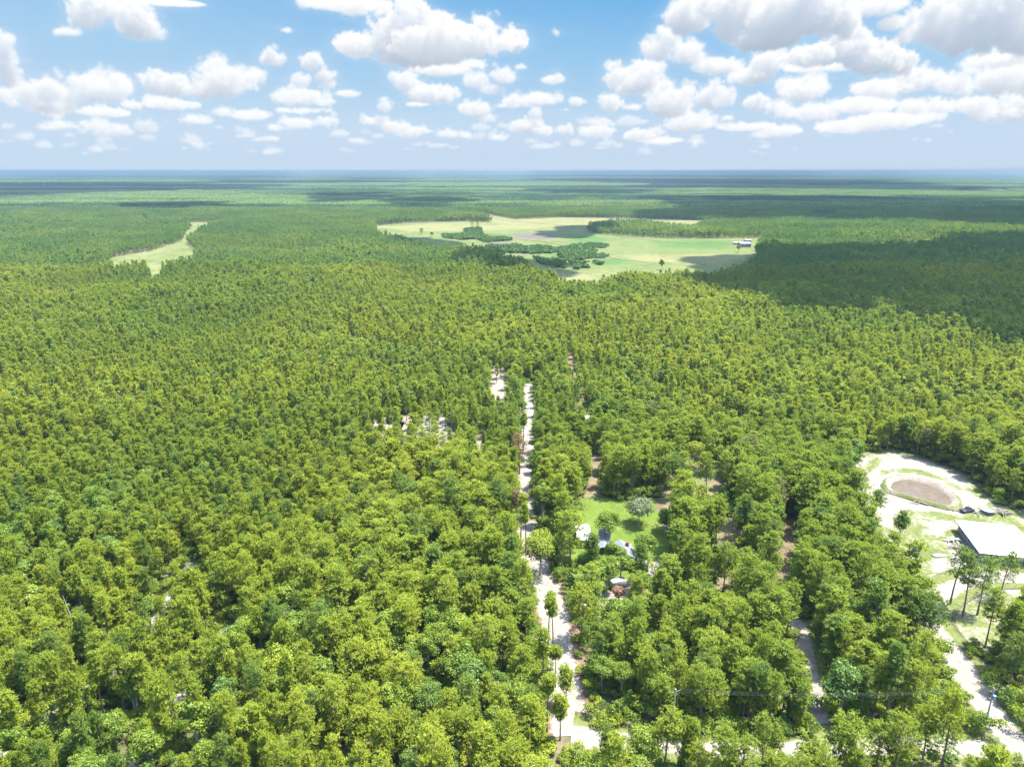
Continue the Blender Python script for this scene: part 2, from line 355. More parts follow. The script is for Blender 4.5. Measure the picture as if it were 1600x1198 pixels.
def leaf_mat(name, dark, mid, light, warm, trans=0.42, stand=0.5):
    m, nt, N, L = new_mat(name)
    a = N.new("ShaderNodeAttribute"); a.attribute_type = 'GEOMETRY'; a.attribute_name = "leafvar"
    t = N.new("ShaderNodeAttribute"); t.attribute_type = 'INSTANCER'; t.attribute_name = "tint"
    pos = wpos(nt)
    big = noise(nt, pos, 1 / 190.0, 5, 0.62)                 # stands of different age
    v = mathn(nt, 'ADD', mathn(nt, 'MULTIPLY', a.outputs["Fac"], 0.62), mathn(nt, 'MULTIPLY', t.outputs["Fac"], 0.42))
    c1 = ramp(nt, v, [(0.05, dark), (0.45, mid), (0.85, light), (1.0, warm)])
    c2 = mixc(nt, mathn(nt, 'MULTIPLY', ramp(nt, big, [(0.42, (0, 0, 0)), (0.58, (1, 1, 1))]), stand), c1, (0.45 * dark[0] + 0.25 * mid[0], 0.45 * dark[1] + 0.48 * mid[1], dark[2] * 1.25))
    if stand > 0:                                           # kinds of tree within the wood: cooler greens, a few thin greyish ones
        fr = mathn(nt, 'FRACT', mathn(nt, 'MULTIPLY', t.outputs["Fac"], 37.7))
        c2 = mixc(nt, mathn(nt, 'MULTIPLY', mathn(nt, 'GREATER_THAN', fr, .84), .5), c2, (0.055, 0.130, 0.035))
        c2 = mixc(nt, mathn(nt, 'MULTIPLY', mathn(nt, 'GREATER_THAN', fr, .996), .6), c2, (0.17, 0.155, 0.085))
    d = N.new("ShaderNodeBsdfDiffuse"); L.new(c2, d.inputs[0])
    tr = N.new("ShaderNodeBsdfTranslucent")
    L.new(mixc(nt, 1.0, c2, (1.25, 1.2, 0.55), 'MULTIPLY'), tr.inputs[0])
    mx = N.new("ShaderNodeMixShader"); mx.inputs[0].default_value = trans
    L.new(d.outputs[0], mx.inputs[1]); L.new(tr.outputs[0], mx.inputs[2])
    g = N.new("ShaderNodeBsdfGlossy"); g.inputs["Roughness"].default_value = 0.45; g.inputs[0].default_value = (1, 1, 1, 1)
    m2 = N.new("ShaderNodeMixShader"); m2.inputs[0].default_value = 0.012
    L.new(mx.outputs[0], m2.inputs[1]); L.new(g.outputs[0], m2.inputs[2])
    o = N.new("ShaderNodeOutputMaterial"); L.new(m2.outputs[0], o.inputs[0])
    return m
M = {}
M['pine'] = leaf_mat("pine_needles", (0.128, 0.165, 0.018), (0.216, 0.262, 0.021), (0.302, 0.348, 0.030), (0.38, 0.38, 0.06), .5, .55)
M['pine_hazed'] = leaf_mat("pine_needles_haze_tint", (0.090, 0.152, 0.030), (0.150, 0.228, 0.038), (0.222, 0.300, 0.048), (0.30, 0.34, 0.06), .5, .7)  # cooler green than the near needles: some distance haze painted into the leaf colour
M['broad'] = leaf_mat("broad_leaves", (0.076, 0.135, 0.018), (0.146, 0.206, 0.020), (0.222, 0.280, 0.028), (0.28, 0.32, 0.05), .5)
M['scrub'] = leaf_mat("scrub_leaves", (0.042, 0.092, 0.020), (0.070, 0.130, 0.026), (0.110, 0.175, 0.035), (0.15, 0.19, 0.05), .35)
M['grey'] = leaf_mat("grey_leaves", (0.075, 0.110, 0.045), (0.115, 0.150, 0.070), (0.150, 0.185, 0.095), (0.19, 0.22, 0.12), 0.3, 0.0)
M['lime'] = leaf_mat("yellow_green_leaves", (0.11, 0.15, 0.015), (0.20, 0.25, 0.02), (0.27, 0.31, 0.03), (0.32, 0.34, 0.05), 0.45, 0.0)
M['dead'] = leaf_mat("dead_needles", (0.13, 0.065, 0.035), (0.19, 0.105, 0.060), (0.24, 0.155, 0.095), (0.28, 0.21, 0.14), 0.35, 0.0)
def bark(name, a, b):
    m, nt, N, L = new_mat(name); tc = N.new("ShaderNodeTexCoord")
    mp = N.new("ShaderNodeMapping"); mp.inputs["Scale"].default_value = (4, 4, 0.8); L.new(tc.outputs["Object"], mp.inputs[0])
    f = noise(nt, mp.outputs[0], 2.0, 6, 0.7)
    princ(nt, ramp(nt, f, [(0.3, a), (0.7, b)]), 0.9, 0.1, bump=f, bstr=0.6); return m
M['bark'] = bark("pine_bark", (0.09, 0.060, 0.045), (0.26, 0.20, 0.16))
M['snag'] = bark("grey_bark", (0.22, 0.20, 0.18), (0.42, 0.39, 0.36))
# ------------------------------------------------------------------ tree meshes
def rot_basis(d, r):
    """an orthonormal pair perpendicular to each unit vector of d"""
    a = np.cross(d, r.normal(size=d.shape)); a /= np.linalg.norm(a, axis=1, keepdims=True) + 1e-9
    return a, np.cross(d, a)
def tufts(centers, up, n_blades, length, width, r, var):
    """needle bursts: thin pointed faces standing out from each centre. returns V, F(tri), leafvar"""
    n = len(centers); N_ = n * n_blades
    d = r.normal(size=(N_, 3)); d[:, 2] += up; d /= np.linalg.norm(d, axis=1, keepdims=True)
    a = np.cross(d, np.array((0, 0, 1.0)) + r.normal(0, .45, d.shape)); a /= np.linalg.norm(a, axis=1, keepdims=True) + 1e-9
    c = np.repeat(centers, n_blades, 0)
    L = length * r.uniform(.7, 1.25, (N_, 1)); W = width * r.uniform(.7, 1.3, (N_, 1))
    V = np.stack([c - d * L * .25 - a * W * .5 * .4, c + d * L * .35 + a * W * .5, c + d * L, c + d * L * .3 - a * W * .5], 1).reshape(-1, 3)
    F = np.arange(N_ * 4).reshape(-1, 4)
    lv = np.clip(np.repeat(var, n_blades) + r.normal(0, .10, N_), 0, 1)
    return V, F, lv
def leaves(centers, normals, size, r, var):
    n = len(centers)
    nn = normals + r.normal(0, .55, (n, 3)); nn /= np.linalg.norm(nn, axis=1, keepdims=True)
    a, b = rot_basis(nn, r)
    s = size * r.uniform(.6, 1.35, (n, 1)); t = s * r.uniform(.5, .9, (n, 1))
    V = np.stack([centers - a * s, centers + b * t, centers + a * s * .9 + nn * s * .25, centers - b * t], 1).reshape(-1, 3)
    return V, np.arange(n * 4).reshape(-1, 4), np.clip(var + r.normal(0, .1, n), 0, 1)
def trunk_mb(r, H, rad, limbs, bend=0.25, n=7):
    mb = MB(); k = 6
    ox, oy = r.normal(0, bend, 2)
    P = [(ox * (i / k) ** 2 * 2, oy * (i / k) ** 2 * 2, H * i / k) for i in range(k + 1)]
    mb.tube(P, [rad * (1.25 if i == 0 else 1 - .82 * i / k) for i in range(k + 1)], n)
    def at(z):
        q = z / H; return np.array((ox * q * q * 2, oy * q * q * 2, z))
    for (z0, end) in limbs:
        a = at(z0); e = np.array(end); mid = a * .5 + e * .5 + np.array((0, 0, -.12 * np.linalg.norm(e - a)))
        w = max(.04, rad * .35 * (1 - .6 * z0 / H)); mb.tube([a, mid, e], [w, w * .7, w * .3], 4, cap=False)
    return mb, at
def pine(seed, H, cb, Rm, lod):
    """a pine: bare trunk, limbs with rounded bunches of needles. lod 0 near .. 2 far"""
    r = np.random.default_rng(seed)
    ncl = {0: 52, 1: 34, 2: 16}[lod]
    cl = []; zs = np.sort(r.uniform(cb, H * .985, ncl))
    ang = r.uniform(0, 6.28)
    skew = r.uniform(0, 6.28); sk = r.uniform(0, .35)
    for i, z in enumerate(zs):
        q = (z - cb) / (H - cb)
        prof = (math.sin(math.pi * min(1, q * .74 + .20)) ** .7) * r.uniform(.75, 1.1)
        ang += 2.4 + r.normal(0, .4)
        rr = Rm * prof * r.uniform(.30, 1.18) * (1 + sk * math.cos(ang - skew))
        if q > .93: rr *= .3
        cl.append((rr * math.cos(ang), rr * math.sin(ang), z + rr * .10, (Rm * .25 + .20) * r.uniform(.5, 1.4)))
    cl = np.array(cl)
    limbs = [(max(cb * .9, c[2] - np.hypot(c[0], c[1]) * .55 - .3), (c[0], c[1], c[2] - .2)) for c in cl[::2]] if lod < 2 else []
    tm, at = trunk_mb(r, H * .97, {0: .20, 1: .20, 2: .22}[lod] * H / 16 + .03, limbs, n=7 if lod == 0 else 4)
    off = np.array([at(z) for z in cl[:, 2]]); cl[:, :2] += off[:, :2]
    ntf, nb, L, W = {0: (13, 11, .46, .105), 1: (8, 7, .70, .18), 2: (6, 5, 1.0, .36)}[lod]
    C = []; var = []
    for c in cl:
        d = r.normal(size=(ntf, 3)); d[:, 2] = np.abs(d[:, 2]) * .9 - .25; d /= np.linalg.norm(d, axis=1, keepdims=True)
        rad = c[3] * r.uniform(.45, 1.30, (ntf, 1)) * np.array((1.15, 1.15, .72))
        C.append(c[:3] + d * rad)
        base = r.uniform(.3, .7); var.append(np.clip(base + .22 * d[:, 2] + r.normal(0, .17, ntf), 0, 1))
    C = np.concatenate(C); var = np.concatenate(var)
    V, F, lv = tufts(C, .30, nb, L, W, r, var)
    return tm, (V, F, lv)
def broad(seed, H, cb, Rm, lod, leafsize=None):
    """a broadleaf tree: several leafy lobes on spreading limbs"""
    r = np.random.default_rng(seed)
    nl = {0: 22, 1: 13, 2: 8}[lod]; cl = []
    for i in range(nl):
        d = r.normal(size=3); d[2] = abs(d[2]) * .9 - .15; d /= np.linalg.norm(d)
        e = d * np.array((Rm * .66, Rm * .66, (H - cb) * .42)) * r.uniform(.55, 1.05)
        cl.append((e[0], e[1], cb + (H - cb) * .48 + e[2], Rm * r.uniform(.20, .44)))
    cl = np.array(cl)
    limbs = [(max(cb * .6, .25 * H + .1 * c[2]), tuple(c[:3])) for c in cl] if lod < 2 else []
    tm, at = trunk_mb(r, cb + (H - cb) * .6, .024 * H, limbs, n=7 if lod == 0 else 4)
    nlf, s = {0: (260, .20), 1: (75, .40), 2: (24, .80)}[lod]
    if leafsize: s = leafsize
    C = []; Nn = []; var = []
    for c in cl:
        d = r.normal(size=(nlf, 3)); d[:, 2] += .25; d /= np.linalg.norm(d, axis=1, keepdims=True)
        C.append(c[:3] + d * c[3] * r.uniform(.60, 1.22, (nlf, 1)) * np.array((1.1, 1.1, .85))); Nn.append(d + np.array((0, 0, .4)))
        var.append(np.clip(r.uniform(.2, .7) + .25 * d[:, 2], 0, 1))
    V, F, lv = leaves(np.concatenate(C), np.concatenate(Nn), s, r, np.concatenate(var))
    return tm, (V, F, lv)
def bush(seed, H, Rm, n, s):
    r = np.random.default_rng(seed); C = []; Nn = []; var = []
    for i in range(6):
        c = np.array((r.normal(0, Rm * .45), r.normal(0, Rm * .45), H * r.uniform(.3, .65))); rad = Rm * r.uniform(.35, .6)
        d = r.normal(size=(n, 3)); d[:, 2] = np.abs(d[:, 2]); d /= np.linalg.norm(d, axis=1, keepdims=True)
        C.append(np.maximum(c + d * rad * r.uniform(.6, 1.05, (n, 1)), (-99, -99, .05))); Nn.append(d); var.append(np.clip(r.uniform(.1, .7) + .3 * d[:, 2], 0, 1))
    return leaves(np.concatenate(C), np.concatenate(Nn), s, r, np.concatenate(var))
def joined(name, tm, crown, bark_m, leaf_m):
    V, F, lv = crown; tv = np.array([tuple(v) for v in tm.V]); nt_ = len(tv)
    Fs = [f for f in tm.F if len(f) == 4]; tf = np.array(Fs)
    VV = np.concatenate([tv, V]); FF = np.concatenate([tf, F + nt_])
    mi = np.concatenate([np.zeros(len(tf)), np.ones(len(F))])
    return mesh_np(name, VV, FF, [bark_m, leaf_m], mi, attr=np.concatenate([np.zeros(len(tf)), lv]))
def library(name, meshes):
    """hidden sources for the forests' geometry nodes: a collection that is not linked to the scene"""
    c = bpy.data.collections.new(name)
    for i, me in enumerate(meshes):
        c.objects.link(bpy.data.objects.new("%s_%02d" % (name, i), me))
    return c
def scatter(name, coll, P, scl, rz, idx, tint, label, cat, tilt=0.04):
    """one stuff object: a copy of a library mesh standing on every point"""
    n = len(P)
    me = bpy.data.meshes.new(name); me.vertices.add(n); me.vertices.foreach_set("co", np.asarray(P, np.float32).ravel())
    r = np.random.default_rng(len(P))
    for nm, ty, arr in (("scl", 'FLOAT_VECTOR', scl), ("rot", 'FLOAT_VECTOR', np.stack([r.normal(0, tilt, n), r.normal(0, tilt, n), rz], 1)),
                        ("idx", 'INT', idx), ("tint", 'FLOAT', tint)):
        a = me.attributes.new(nm, ty, 'POINT'); arr = np.asarray(arr)
        if ty == 'FLOAT_VECTOR': a.data.foreach_set("vector", arr.astype(np.float32).ravel())
        elif ty == 'INT': a.data.foreach_set("value", arr.astype(np.int32))
        else: a.data.foreach_set("value", arr.astype(np.float32))
    o = put(name, me); tag(o, label, cat, kind="stuff")
    g = bpy.data.node_groups.new(name, 'GeometryNodeTree')
    g.interface.new_socket("Geometry", in_out='INPUT', socket_type='NodeSocketGeometry')
    g.interface.new_socket("Geometry", in_out='OUTPUT', socket_type='NodeSocketGeometry')
    N, L = g.nodes, g.links
    gi = N.new("NodeGroupInput"); go = N.new("NodeGroupOutput")
    ip = N.new("GeometryNodeInstanceOnPoints"); ci = N.new("GeometryNodeCollectionInfo")
    ci.inputs["Collection"].default_value = coll; ci.inputs["Separate Children"].default_value = True; ci.inputs["Reset Children"].default_value = True
    def na(nm, ty):
        q = N.new("GeometryNodeInputNamedAttribute"); q.data_type = ty; q.inputs[0].default_value = nm
        return q.outputs[0]
    L.new(gi.outputs[0], ip.inputs["Points"]); L.new(ci.outputs[0], ip.inputs["Instance"])
    ip.inputs["Pick Instance"].default_value = True
    L.new(na("idx", 'INT'), ip.inputs["Instance Index"]); L.new(na("rot", 'FLOAT_VECTOR'), ip.inputs["Rotation"]); L.new(na("scl", 'FLOAT_VECTOR'), ip.inputs["Scale"])
    L.new(ip.outputs[0], go.inputs[0])
    md = o.modifiers.new("scatter", 'NODES'); md.node_group = g
    return o
# ------------------------------------------------------------------ the lie of the land (outlines in metres, taken off the photograph's ground points)
def gz(pts): return [tuple(gp(p[0], p[1], p[2] if len(p) > 2 else 0.0)[:2]) for p in pts]
YARD = gz([(1322, 770), (1330, 735), (1350, 708), (1400, 701), (1450, 718), (1505, 742), (1530, 762), (1560, 788), (1620, 803), (1780, 830),
           (1800, 960, 10), (1640, 940, 12), (1540, 935, 12), (1490, 940, 12), (1462, 925, 12), (1440, 890, 12), (1400, 835, 12), (1350, 790, 12)])
LAWN = gz([(898, 800), (905, 782), (930, 774), (985, 782), (1040, 780), (1052, 800), (1050, 838), (1045, 852, 9), (1022, 866, 11), (1005, 886, 13),
           (965, 893, 14), (925, 868, 13), (898, 852, 9), (890, 830)])
GLADE = gz([(1035, 742), (1052, 716), (1100, 712), (1135, 732), (1125, 768, 7), (1085, 785, 9), (1045, 775, 9)])
SANDLOT = gz([(625, 652), (650, 646), (692, 645), (700, 664), (715, 676), (712, 700, 10), (680, 700, 11), (640, 682, 12), (620, 668, 10)])
SANDLOT2 = gz([(578, 656), (600, 650), (618, 655), (616, 674, 10), (582, 674, 10)])
SANDLOT3 = gz([(738, 680), (756, 679), (758, 698, 11), (738, 698, 11)])
SANDPIT = gz([(762, 582), (778, 568), (800, 588), (803, 612, 9), (778, 612, 10), (764, 600, 9)])
BRUSHGAP = gz([(883, 560), (887, 545), (893, 550), (915, 596), (908, 622, 11), (892, 612, 11)])
DIRT1 = gz([(1118, 822), (1124, 808), (1150, 806), (1160, 818), (1156, 842, 15), (1125, 842, 15)])
DIRT2 = gz([(1213, 825), (1222, 806), (1240, 812), (1250, 832), (1250, 862, 15), (1214, 862, 15)])
DIRT3 = gz([(916, 725), (922, 708), (938, 710), (942, 730), (936, 740, 8), (918, 740, 8)])
FIELD = gz([(585, 353), (640, 348), (730, 346), (770, 348), (738, 334), (752, 333), (800, 343), (880, 340), (960, 341), (1060, 343), (1125, 347), (1180, 345), (1196, 352),
            (1192, 372), (1184, 384), (1180, 396, 12), (1150, 408, 14), (1115, 420, 14), (1060, 418, 14), (1000, 420, 14), (950, 436, 14), (890, 440, 14), (868, 425, 14),
            (820, 404, 14), (760, 384, 14), (700, 376, 14), (640, 369, 14), (590, 360, 10)])
ISLAND = gz([(916, 362), (935, 353), (965, 351), (1000, 352), (1030, 357), (1075, 359), (1110, 350), (1240, 345), (1240, 372), (1130, 373), (1050, 373), (985, 370), (940, 367)])
LFIELD = gz([(168, 416), (178, 402), (235, 393), (270, 382), (286, 376), (292, 362), (300, 356), (270, 350), (300, 348), (348, 347), (335, 357), (310, 368), (292, 380), (308, 396),
             (302, 406, 9), (262, 411, 9), (250, 424, 9), (236, 428, 9), (226, 414, 9), (200, 416, 9), (182, 424, 8)])
FSTRIP = gz([(68, 281), (84, 280), (98, 294), (70, 294)])
FCLEAR = [gz([(1482, 298), (1560, 297), (1575, 302), (1490, 303)]), gz([(548, 291), (580, 290.5), (585, 293.5), (550, 294)]), gz([(618, 291), (650, 290.5), (655, 294), (620, 294.5)]),
          gz([(860, 303), (880, 302), (884, 307), (862, 308)]), gz([(220, 343), (226, 342), (234, 350), (228, 351)]), gz([(1268, 335), (1300, 334), (1310, 340), (1270, 341)]),
          gz([(250, 301), (275, 301), (275, 304), (250, 304)]), gz([(1350, 336), (1378, 336), (1378, 339.5), (1350, 339.5)])]
def gl(pts): return [tuple(gp(*p)[:2]) for p in pts]
ROAD = gl([(893, 1150), (884, 1100), (872, 990), (856, 930), (838, 890), (824, 840), (820, 780), (822, 700), (826, 636), (826, 600)])
CROSS = gl([(893, 1148), (960, 1158), (1080, 1170), (1220, 1176), (1350, 1166), (1450, 1164), (1560, 1172), (1700, 1210)])
DRIVE = gl([(1660, 1235), (1600, 1178), (1552, 1122), (1515, 1065), (1478, 1005), (1446, 972), (1452, 940), (1490, 915), (1540, 900), (1640, 905)])
TRACK = gl([(1310, 1198), (1288, 1150), (1276, 1095), (1262, 1020), (1250, 975), (1225, 945), (1180, 930)])
PATH1 = gl([(-10, 1200), (55, 1130), (105, 1106), (160, 1068), (205, 1010), (242, 972), (275, 925), (300, 880)])
PATH2 = gl([(190, 1230), (228, 1165), (262, 1125), (300, 1070), (325, 1040), (360, 980)])
HOUSEWAY = gl([(868, 960), (905, 950), (960, 930), (1000, 905), (1012, 895), (1040, 880)])
LINES = [(ROAD[:6], 5.6), (ROAD[5:], 3.9), (CROSS, 4.6), (DRIVE, 4.7), (TRACK, 3.2), (PATH1, 3.2), (PATH2, 3.2), (HOUSEWAY, 2.6)]
OPEN = [YARD, LAWN, GLADE, SANDLOT, SANDLOT2, SANDLOT3, SANDPIT, BRUSHGAP, DIRT1, DIRT2, DIRT3, FIELD, LFIELD, FSTRIP] + FCLEAR

def ragged(poly, amp, step, seed=1):
    """subdivide an outline and let it wander"""
    out = []; n = len(poly)
    for i in range(n):
        a = np.array(poly[i]); b = np.array(poly[(i + 1) % n]); L = np.linalg.norm(b - a); k = max(1, int(L / step))
        for j in range(k):
            p = a + (b - a) * j / k
            out.append((p[0] + amp * 2 * (vnoise(p[0], p[1], step * 2.2, seed, 3) - .5), p[1] + amp * 2 * (vnoise(p[0] + 91, p[1], step * 2.2, seed + 5, 3) - .5)))
    return [(float(a), float(b)) for a, b in out]
def sheet(name, poly, z, mat, label=None, cat=None, kind="structure"):
    bm = bmesh.new(); vs = [bm.verts.new((a, b, z)) for a, b in poly]; bm.faces.new(vs)
    bmesh.ops.triangulate(bm, faces=bm.faces[:]); bmesh.ops.recalc_face_normals(bm, faces=bm.faces[:])
    for f in bm.faces:
        if f.normal.z < 0: f.normal_flip()
    me = bpy.data.meshes.new(name); bm.to_mesh(me); bm.free(); me.materials.append(mat)
    o = put(name, me); tag(o, label, cat, kind=kind); return o
def ribbon(name, pts, w, z, mat, seed=1, step=2.5, amp=1.0, label=None):
    P = []
    for a, b in zip(pts[:-1], pts[1:]):
        a = np.array(a); b = np.array(b); k = max(1, int(np.linalg.norm(b - a) / step))
        P += [a + (b - a) * j / k for j in range(k)]
    P.append(np.array(pts[-1])); P = np.array(P)
    for _ in range(6): P[1:-1] = (P[:-2] + 2 * P[1:-1] + P[2:]) / 4
    T = np.gradient(P, axis=0); T /= np.linalg.norm(T, axis=1, keepdims=True); Nn = np.stack([-T[:, 1], T[:, 0]], 1)
    s = np.arange(len(P)) * step
    wl = w / 2 + amp * 2 * (vnoise(s, s * 0, 7, seed) - .5); wr = w / 2 + amp * 2 * (vnoise(s, s * 0 + 9, 7, seed + 3) - .5)
    A = P + Nn * wl[:, None]; B = P - Nn * wr[:, None]; n = len(P)
    V = np.concatenate([np.c_[A, np.full(n, z)], np.c_[B, np.full(n, z)]]); i = np.arange(n - 1)
    F = np.stack([n + i, n + i + 1, i + 1, i], 1)
    o = put(name, mesh_np(name, V, F, mat)); tag(o, label, kind="structure"); return o

# ---- ground materials
def ground_mat(name, stops, s1=1 / 9., s2=1 / 1.1, w=0.55, bump=0.4, rough=0.95, stretch=None):
    m, nt, N, L = new_mat(name); pos = wpos(nt)
    if stretch:
        mp = N.new("ShaderNodeMapping"); mp.inputs["Rotation"].default_value = (0, 0, stretch[0]); mp.inputs["Scale"].default_value = (stretch[1], 1, 1)
        L.new(pos, mp.inputs[0]); pos = mp.outputs[0]
    a = noise(nt, pos, s1, 5, 0.6, 0.6); b = noise(nt, pos, s2, 5, 0.7)
    f = mathn(nt, 'ADD', mathn(nt, 'MULTIPLY', a, w), mathn(nt, 'MULTIPLY', b, 1 - w))
    princ(nt, ramp(nt, f, stops), rough, 0.1, bump=b, bstr=bump, bdist=0.1); return m
M['floor'] = ground_mat("forest_floor", [(0.30, (0.028, 0.032, 0.014)), (0.45, (0.056, 0.068, 0.024)), (0.55, (0.092, 0.080, 0.044)), (0.68, (0.160, 0.132, 0.088))])
M['sand'] = ground_mat("white_sand", [(0.36, (0.161, 0.130, 0.093)), (0.45, (0.236, 0.205, 0.167)), (0.54, (0.291, 0.267, 0.229)), (0.66, (0.347, 0.322, 0.285))], 1 / 6., 1 / .9, .5, .3)
M['verge'] = ground_mat("needle_litter", [(0.3, (0.054, 0.033, 0.021)), (0.45, (0.120, 0.078, 0.051)), (0.56, (0.192, 0.138, 0.096)), (0.7, (0.120, 0.132, 0.048))], 1 / 4., 1 / .7, .5)
M['lawn'] = ground_mat("lawn_grass", [(0.32, (0.053, 0.090, 0.014)), (0.5, (0.093, 0.133, 0.022)), (0.68, (0.136, 0.161, 0.043))], 1 / 7., 1 / .8, .5)
M['rough_grass'] = ground_mat("yard_grass", [(0.34, (0.068, 0.090, 0.023)), (0.46, (0.117, 0.135, 0.041)), (0.54, (0.180, 0.167, 0.090)), (0.64, (0.261, 0.239, 0.189))], 1 / 16., 1 / 1.6, .6)
M['brown'] = ground_mat("brown_dirt", [(0.3, (0.120, 0.080, 0.045)), (0.6, (0.190, 0.140, 0.090)), (0.75, (0.150, 0.140, 0.060))], 1 / 6., 1 / .8, .5)
M['field'] = ground_mat("pasture", [(0.34, (0.042, 0.080, 0.021)), (0.45, (0.084, 0.118, 0.034)), (0.52, (0.151, 0.151, 0.063)), (0.66, (0.210, 0.185, 0.092))], 1 / 170., 1 / 14., .72, .2, stretch=(0.12, 0.35))
M['lfield'] = ground_mat("meadow", [(0.32, (0.077, 0.113, 0.032)), (0.48, (0.122, 0.158, 0.050)), (0.62, (0.189, 0.189, 0.090))], 1 / 70., 1 / 8., .6, .2)
M['straw'] = ground_mat("dry_grass", [(0.3, (0.094, 0.097, 0.038)), (0.5, (0.141, 0.123, 0.062)), (0.7, (0.171, 0.147, 0.085))], 1 / 90., 1 / 8., .6, .2, stretch=(0.1, 0.3))
M['heath'] = ground_mat("brown_heath", [(0.3, (0.060, 0.051, 0.045)), (0.5, (0.102, 0.084, 0.072)), (0.7, (0.132, 0.144, 0.066))], 1 / 40., 1 / 6., .6, .2)
M['marsh'] = ground_mat("green_marsh", [(0.3, (0.030, 0.084, 0.018)), (0.5, (0.060, 0.132, 0.030)), (0.7, (0.114, 0.168, 0.048))], 1 / 40., 1 / 6., .6, .2)

# ---- ground sheet to the horizon (rings that widen with distance)
def ground_disc():
    radii = [0, 150, 400, 1000, 2500, 6000, 14000, 32000]; k = 64; V = [(0, 0, 0)]; F = []
    for r_ in radii[1:]:
        V += [(r_ * math.cos(2 * math.pi * i / k), r_ * math.sin(2 * math.pi * i / k), 0) for i in range(k)]
    for i in range(k): F.append((0, 1 + i, 1 + (i + 1) % k))
    for j in range(len(radii) - 2):
        a = 1 + j * k; b = a + k
        for i in range(k): F.append((a + i, b + i, b + (i + 1) % k, a + (i + 1) % k))
    o = put("ground", mesh_np("ground", V, F, M['floor'])); tag(o, kind="structure")
ground_disc()
def sstep(x): x = np.clip(x, 0, 1); return x * x * (3 - 2 * x)
def blend_mat(name, cols, s1, s2, edge=.35, rough=.95):
    """several kinds of ground that run into each other: each vertex attribute m0.. says how much of that cover grows there, noise breaks the borders"""
    m, nt, N, L = new_mat(name); pos = wpos(nt); b = noise(nt, pos, s2, 6, .7); a = noise(nt, pos, s1, 5, .62, .4)
    nz = mathn(nt, 'ADD', mathn(nt, 'MULTIPLY', a, .55), mathn(nt, 'MULTIPLY', b, .45)); c = None
    for i, (lo, mi, hi) in enumerate(cols):
        v = mathn(nt, 'ADD', mathn(nt, 'MULTIPLY', b, .6), mathn(nt, 'MULTIPLY', a, .4))
        ci = ramp(nt, v, [(.34, lo), (.5, mi), (.64, hi)])
        if c is None: c = ci; continue
        at = N.new("ShaderNodeAttribute"); at.attribute_name = "m%d" % i
        f = mathn(nt, 'DIVIDE', mathn(nt, 'SUBTRACT', mathn(nt, 'ADD', at.outputs["Fac"], mathn(nt, 'MULTIPLY', mathn(nt, 'SUBTRACT', nz, .5), 2.2)), .5 - edge / 2), edge, True)
        c = mixc(nt, f, c, ci)
    princ(nt, c, rough, .1, bump=b, bstr=.3, bdist=.1); return m
def blend_sheet(name, poly, sp, z, mat, masks, ex=0):
    a = np.array(poly); x = np.arange(a[:, 0].min() - sp, a[:, 0].max() + 2 * sp, sp); y = np.arange(a[:, 1].min() - sp, a[:, 1].max() + 2 * sp, sp); X, Y = np.meshgrid(x, y); nx, ny = len(x), len(y)
    ii, jj = np.meshgrid(np.arange(nx - 1), np.arange(ny - 1)); v0 = (jj * nx + ii).ravel(); F = np.stack([v0, v0 + 1, v0 + nx + 1, v0 + nx], 1); V = np.c_[X.ravel(), Y.ravel(), np.full(X.size, z)]
    cc = V[F].mean(1); k = inside(cc[:, 0], cc[:, 1], poly) | (dist_line(cc[:, 0], cc[:, 1], list(poly) + [poly[0]]) < ex); F = F[k]
    me = mesh_np(name, V, F, mat); closed = list(poly) + [poly[0]]
    for i, fn in enumerate(masks): at = me.attributes.new("m%d" % (i + 1), 'FLOAT', 'POINT'); at.data.foreach_set("value", np.asarray(fn(V[:, 0], V[:, 1]), np.float32))
    bm = bmesh.new(); bm.from_mesh(me); bmesh.ops.delete(bm, geom=[v for v in bm.verts if not v.link_faces], context='VERTS'); bm.to_mesh(me); bm.free()
    tag(put(name, me), kind="structure")
def near_poly(polys, w):
    """1 well inside any of the outlines, 0 outside, over a border of width w"""
    def fn(x, y):
        o = np.zeros(np.shape(x))
        for p in polys:
            d = dist_line(x, y, list(p) + [p[0]]); s = np.where(inside(x, y, p), d, -d); o = np.maximum(o, sstep(.5 + s / w))
        return o
    return fn
def near_lines(lines, w0, w): return lambda x, y: np.max([sstep(1 - (dist_line(x, y, l) - w0) / w) for l in lines], 0)
FLOORC = ((0.030, 0.034, 0.015), (0.065, 0.070, 0.030), (0.12, 0.10, 0.06))
SANDC = ((0.112, 0.097, 0.074), (0.172, 0.155, 0.129), (0.222, 0.205, 0.178)); GRASSC = ((0.0468, 0.0648, 0.0158), (0.0828, 0.1008, 0.0274), (0.1332, 0.1260, 0.0612))
LAWNC = ((0.0390, 0.0686, 0.0094), (0.0702, 0.1053, 0.0156), (0.1092, 0.1287, 0.0312)); DIRTC = ((0.0638, 0.0450, 0.0263), (0.1125, 0.0840, 0.0540), (0.1500, 0.1162, 0.0825)); STRAWC = ((0.085, 0.090, 0.034), (0.125, 0.124, 0.050), (0.155, 0.145, 0.070))
sandloop = gz([(1332, 745), (1345, 715), (1400, 708), (1450, 722), (1500, 745), (1525, 765), (1550, 782), (1530, 795), (1500, 805), (1470, 800), (1420, 795), (1390, 812, 2), (1370, 810, 2), (1345, 782)])
banks = [gz(q) for q in ([(1372, 735), (1400, 730), (1440, 733), (1480, 746), (1510, 765), (1500, 768), (1470, 752), (1430, 741), (1395, 739), (1374, 748)], [(1340, 735), (1368, 714), (1387, 718), (1352, 746), (1338, 760)],
         [(1500, 757), (1535, 770), (1560, 790), (1530, 782)], [(1400, 796), (1430, 800), (1440, 808), (1405, 806)], [(1470, 745), (1500, 757), (1512, 762), (1490, 758)])]
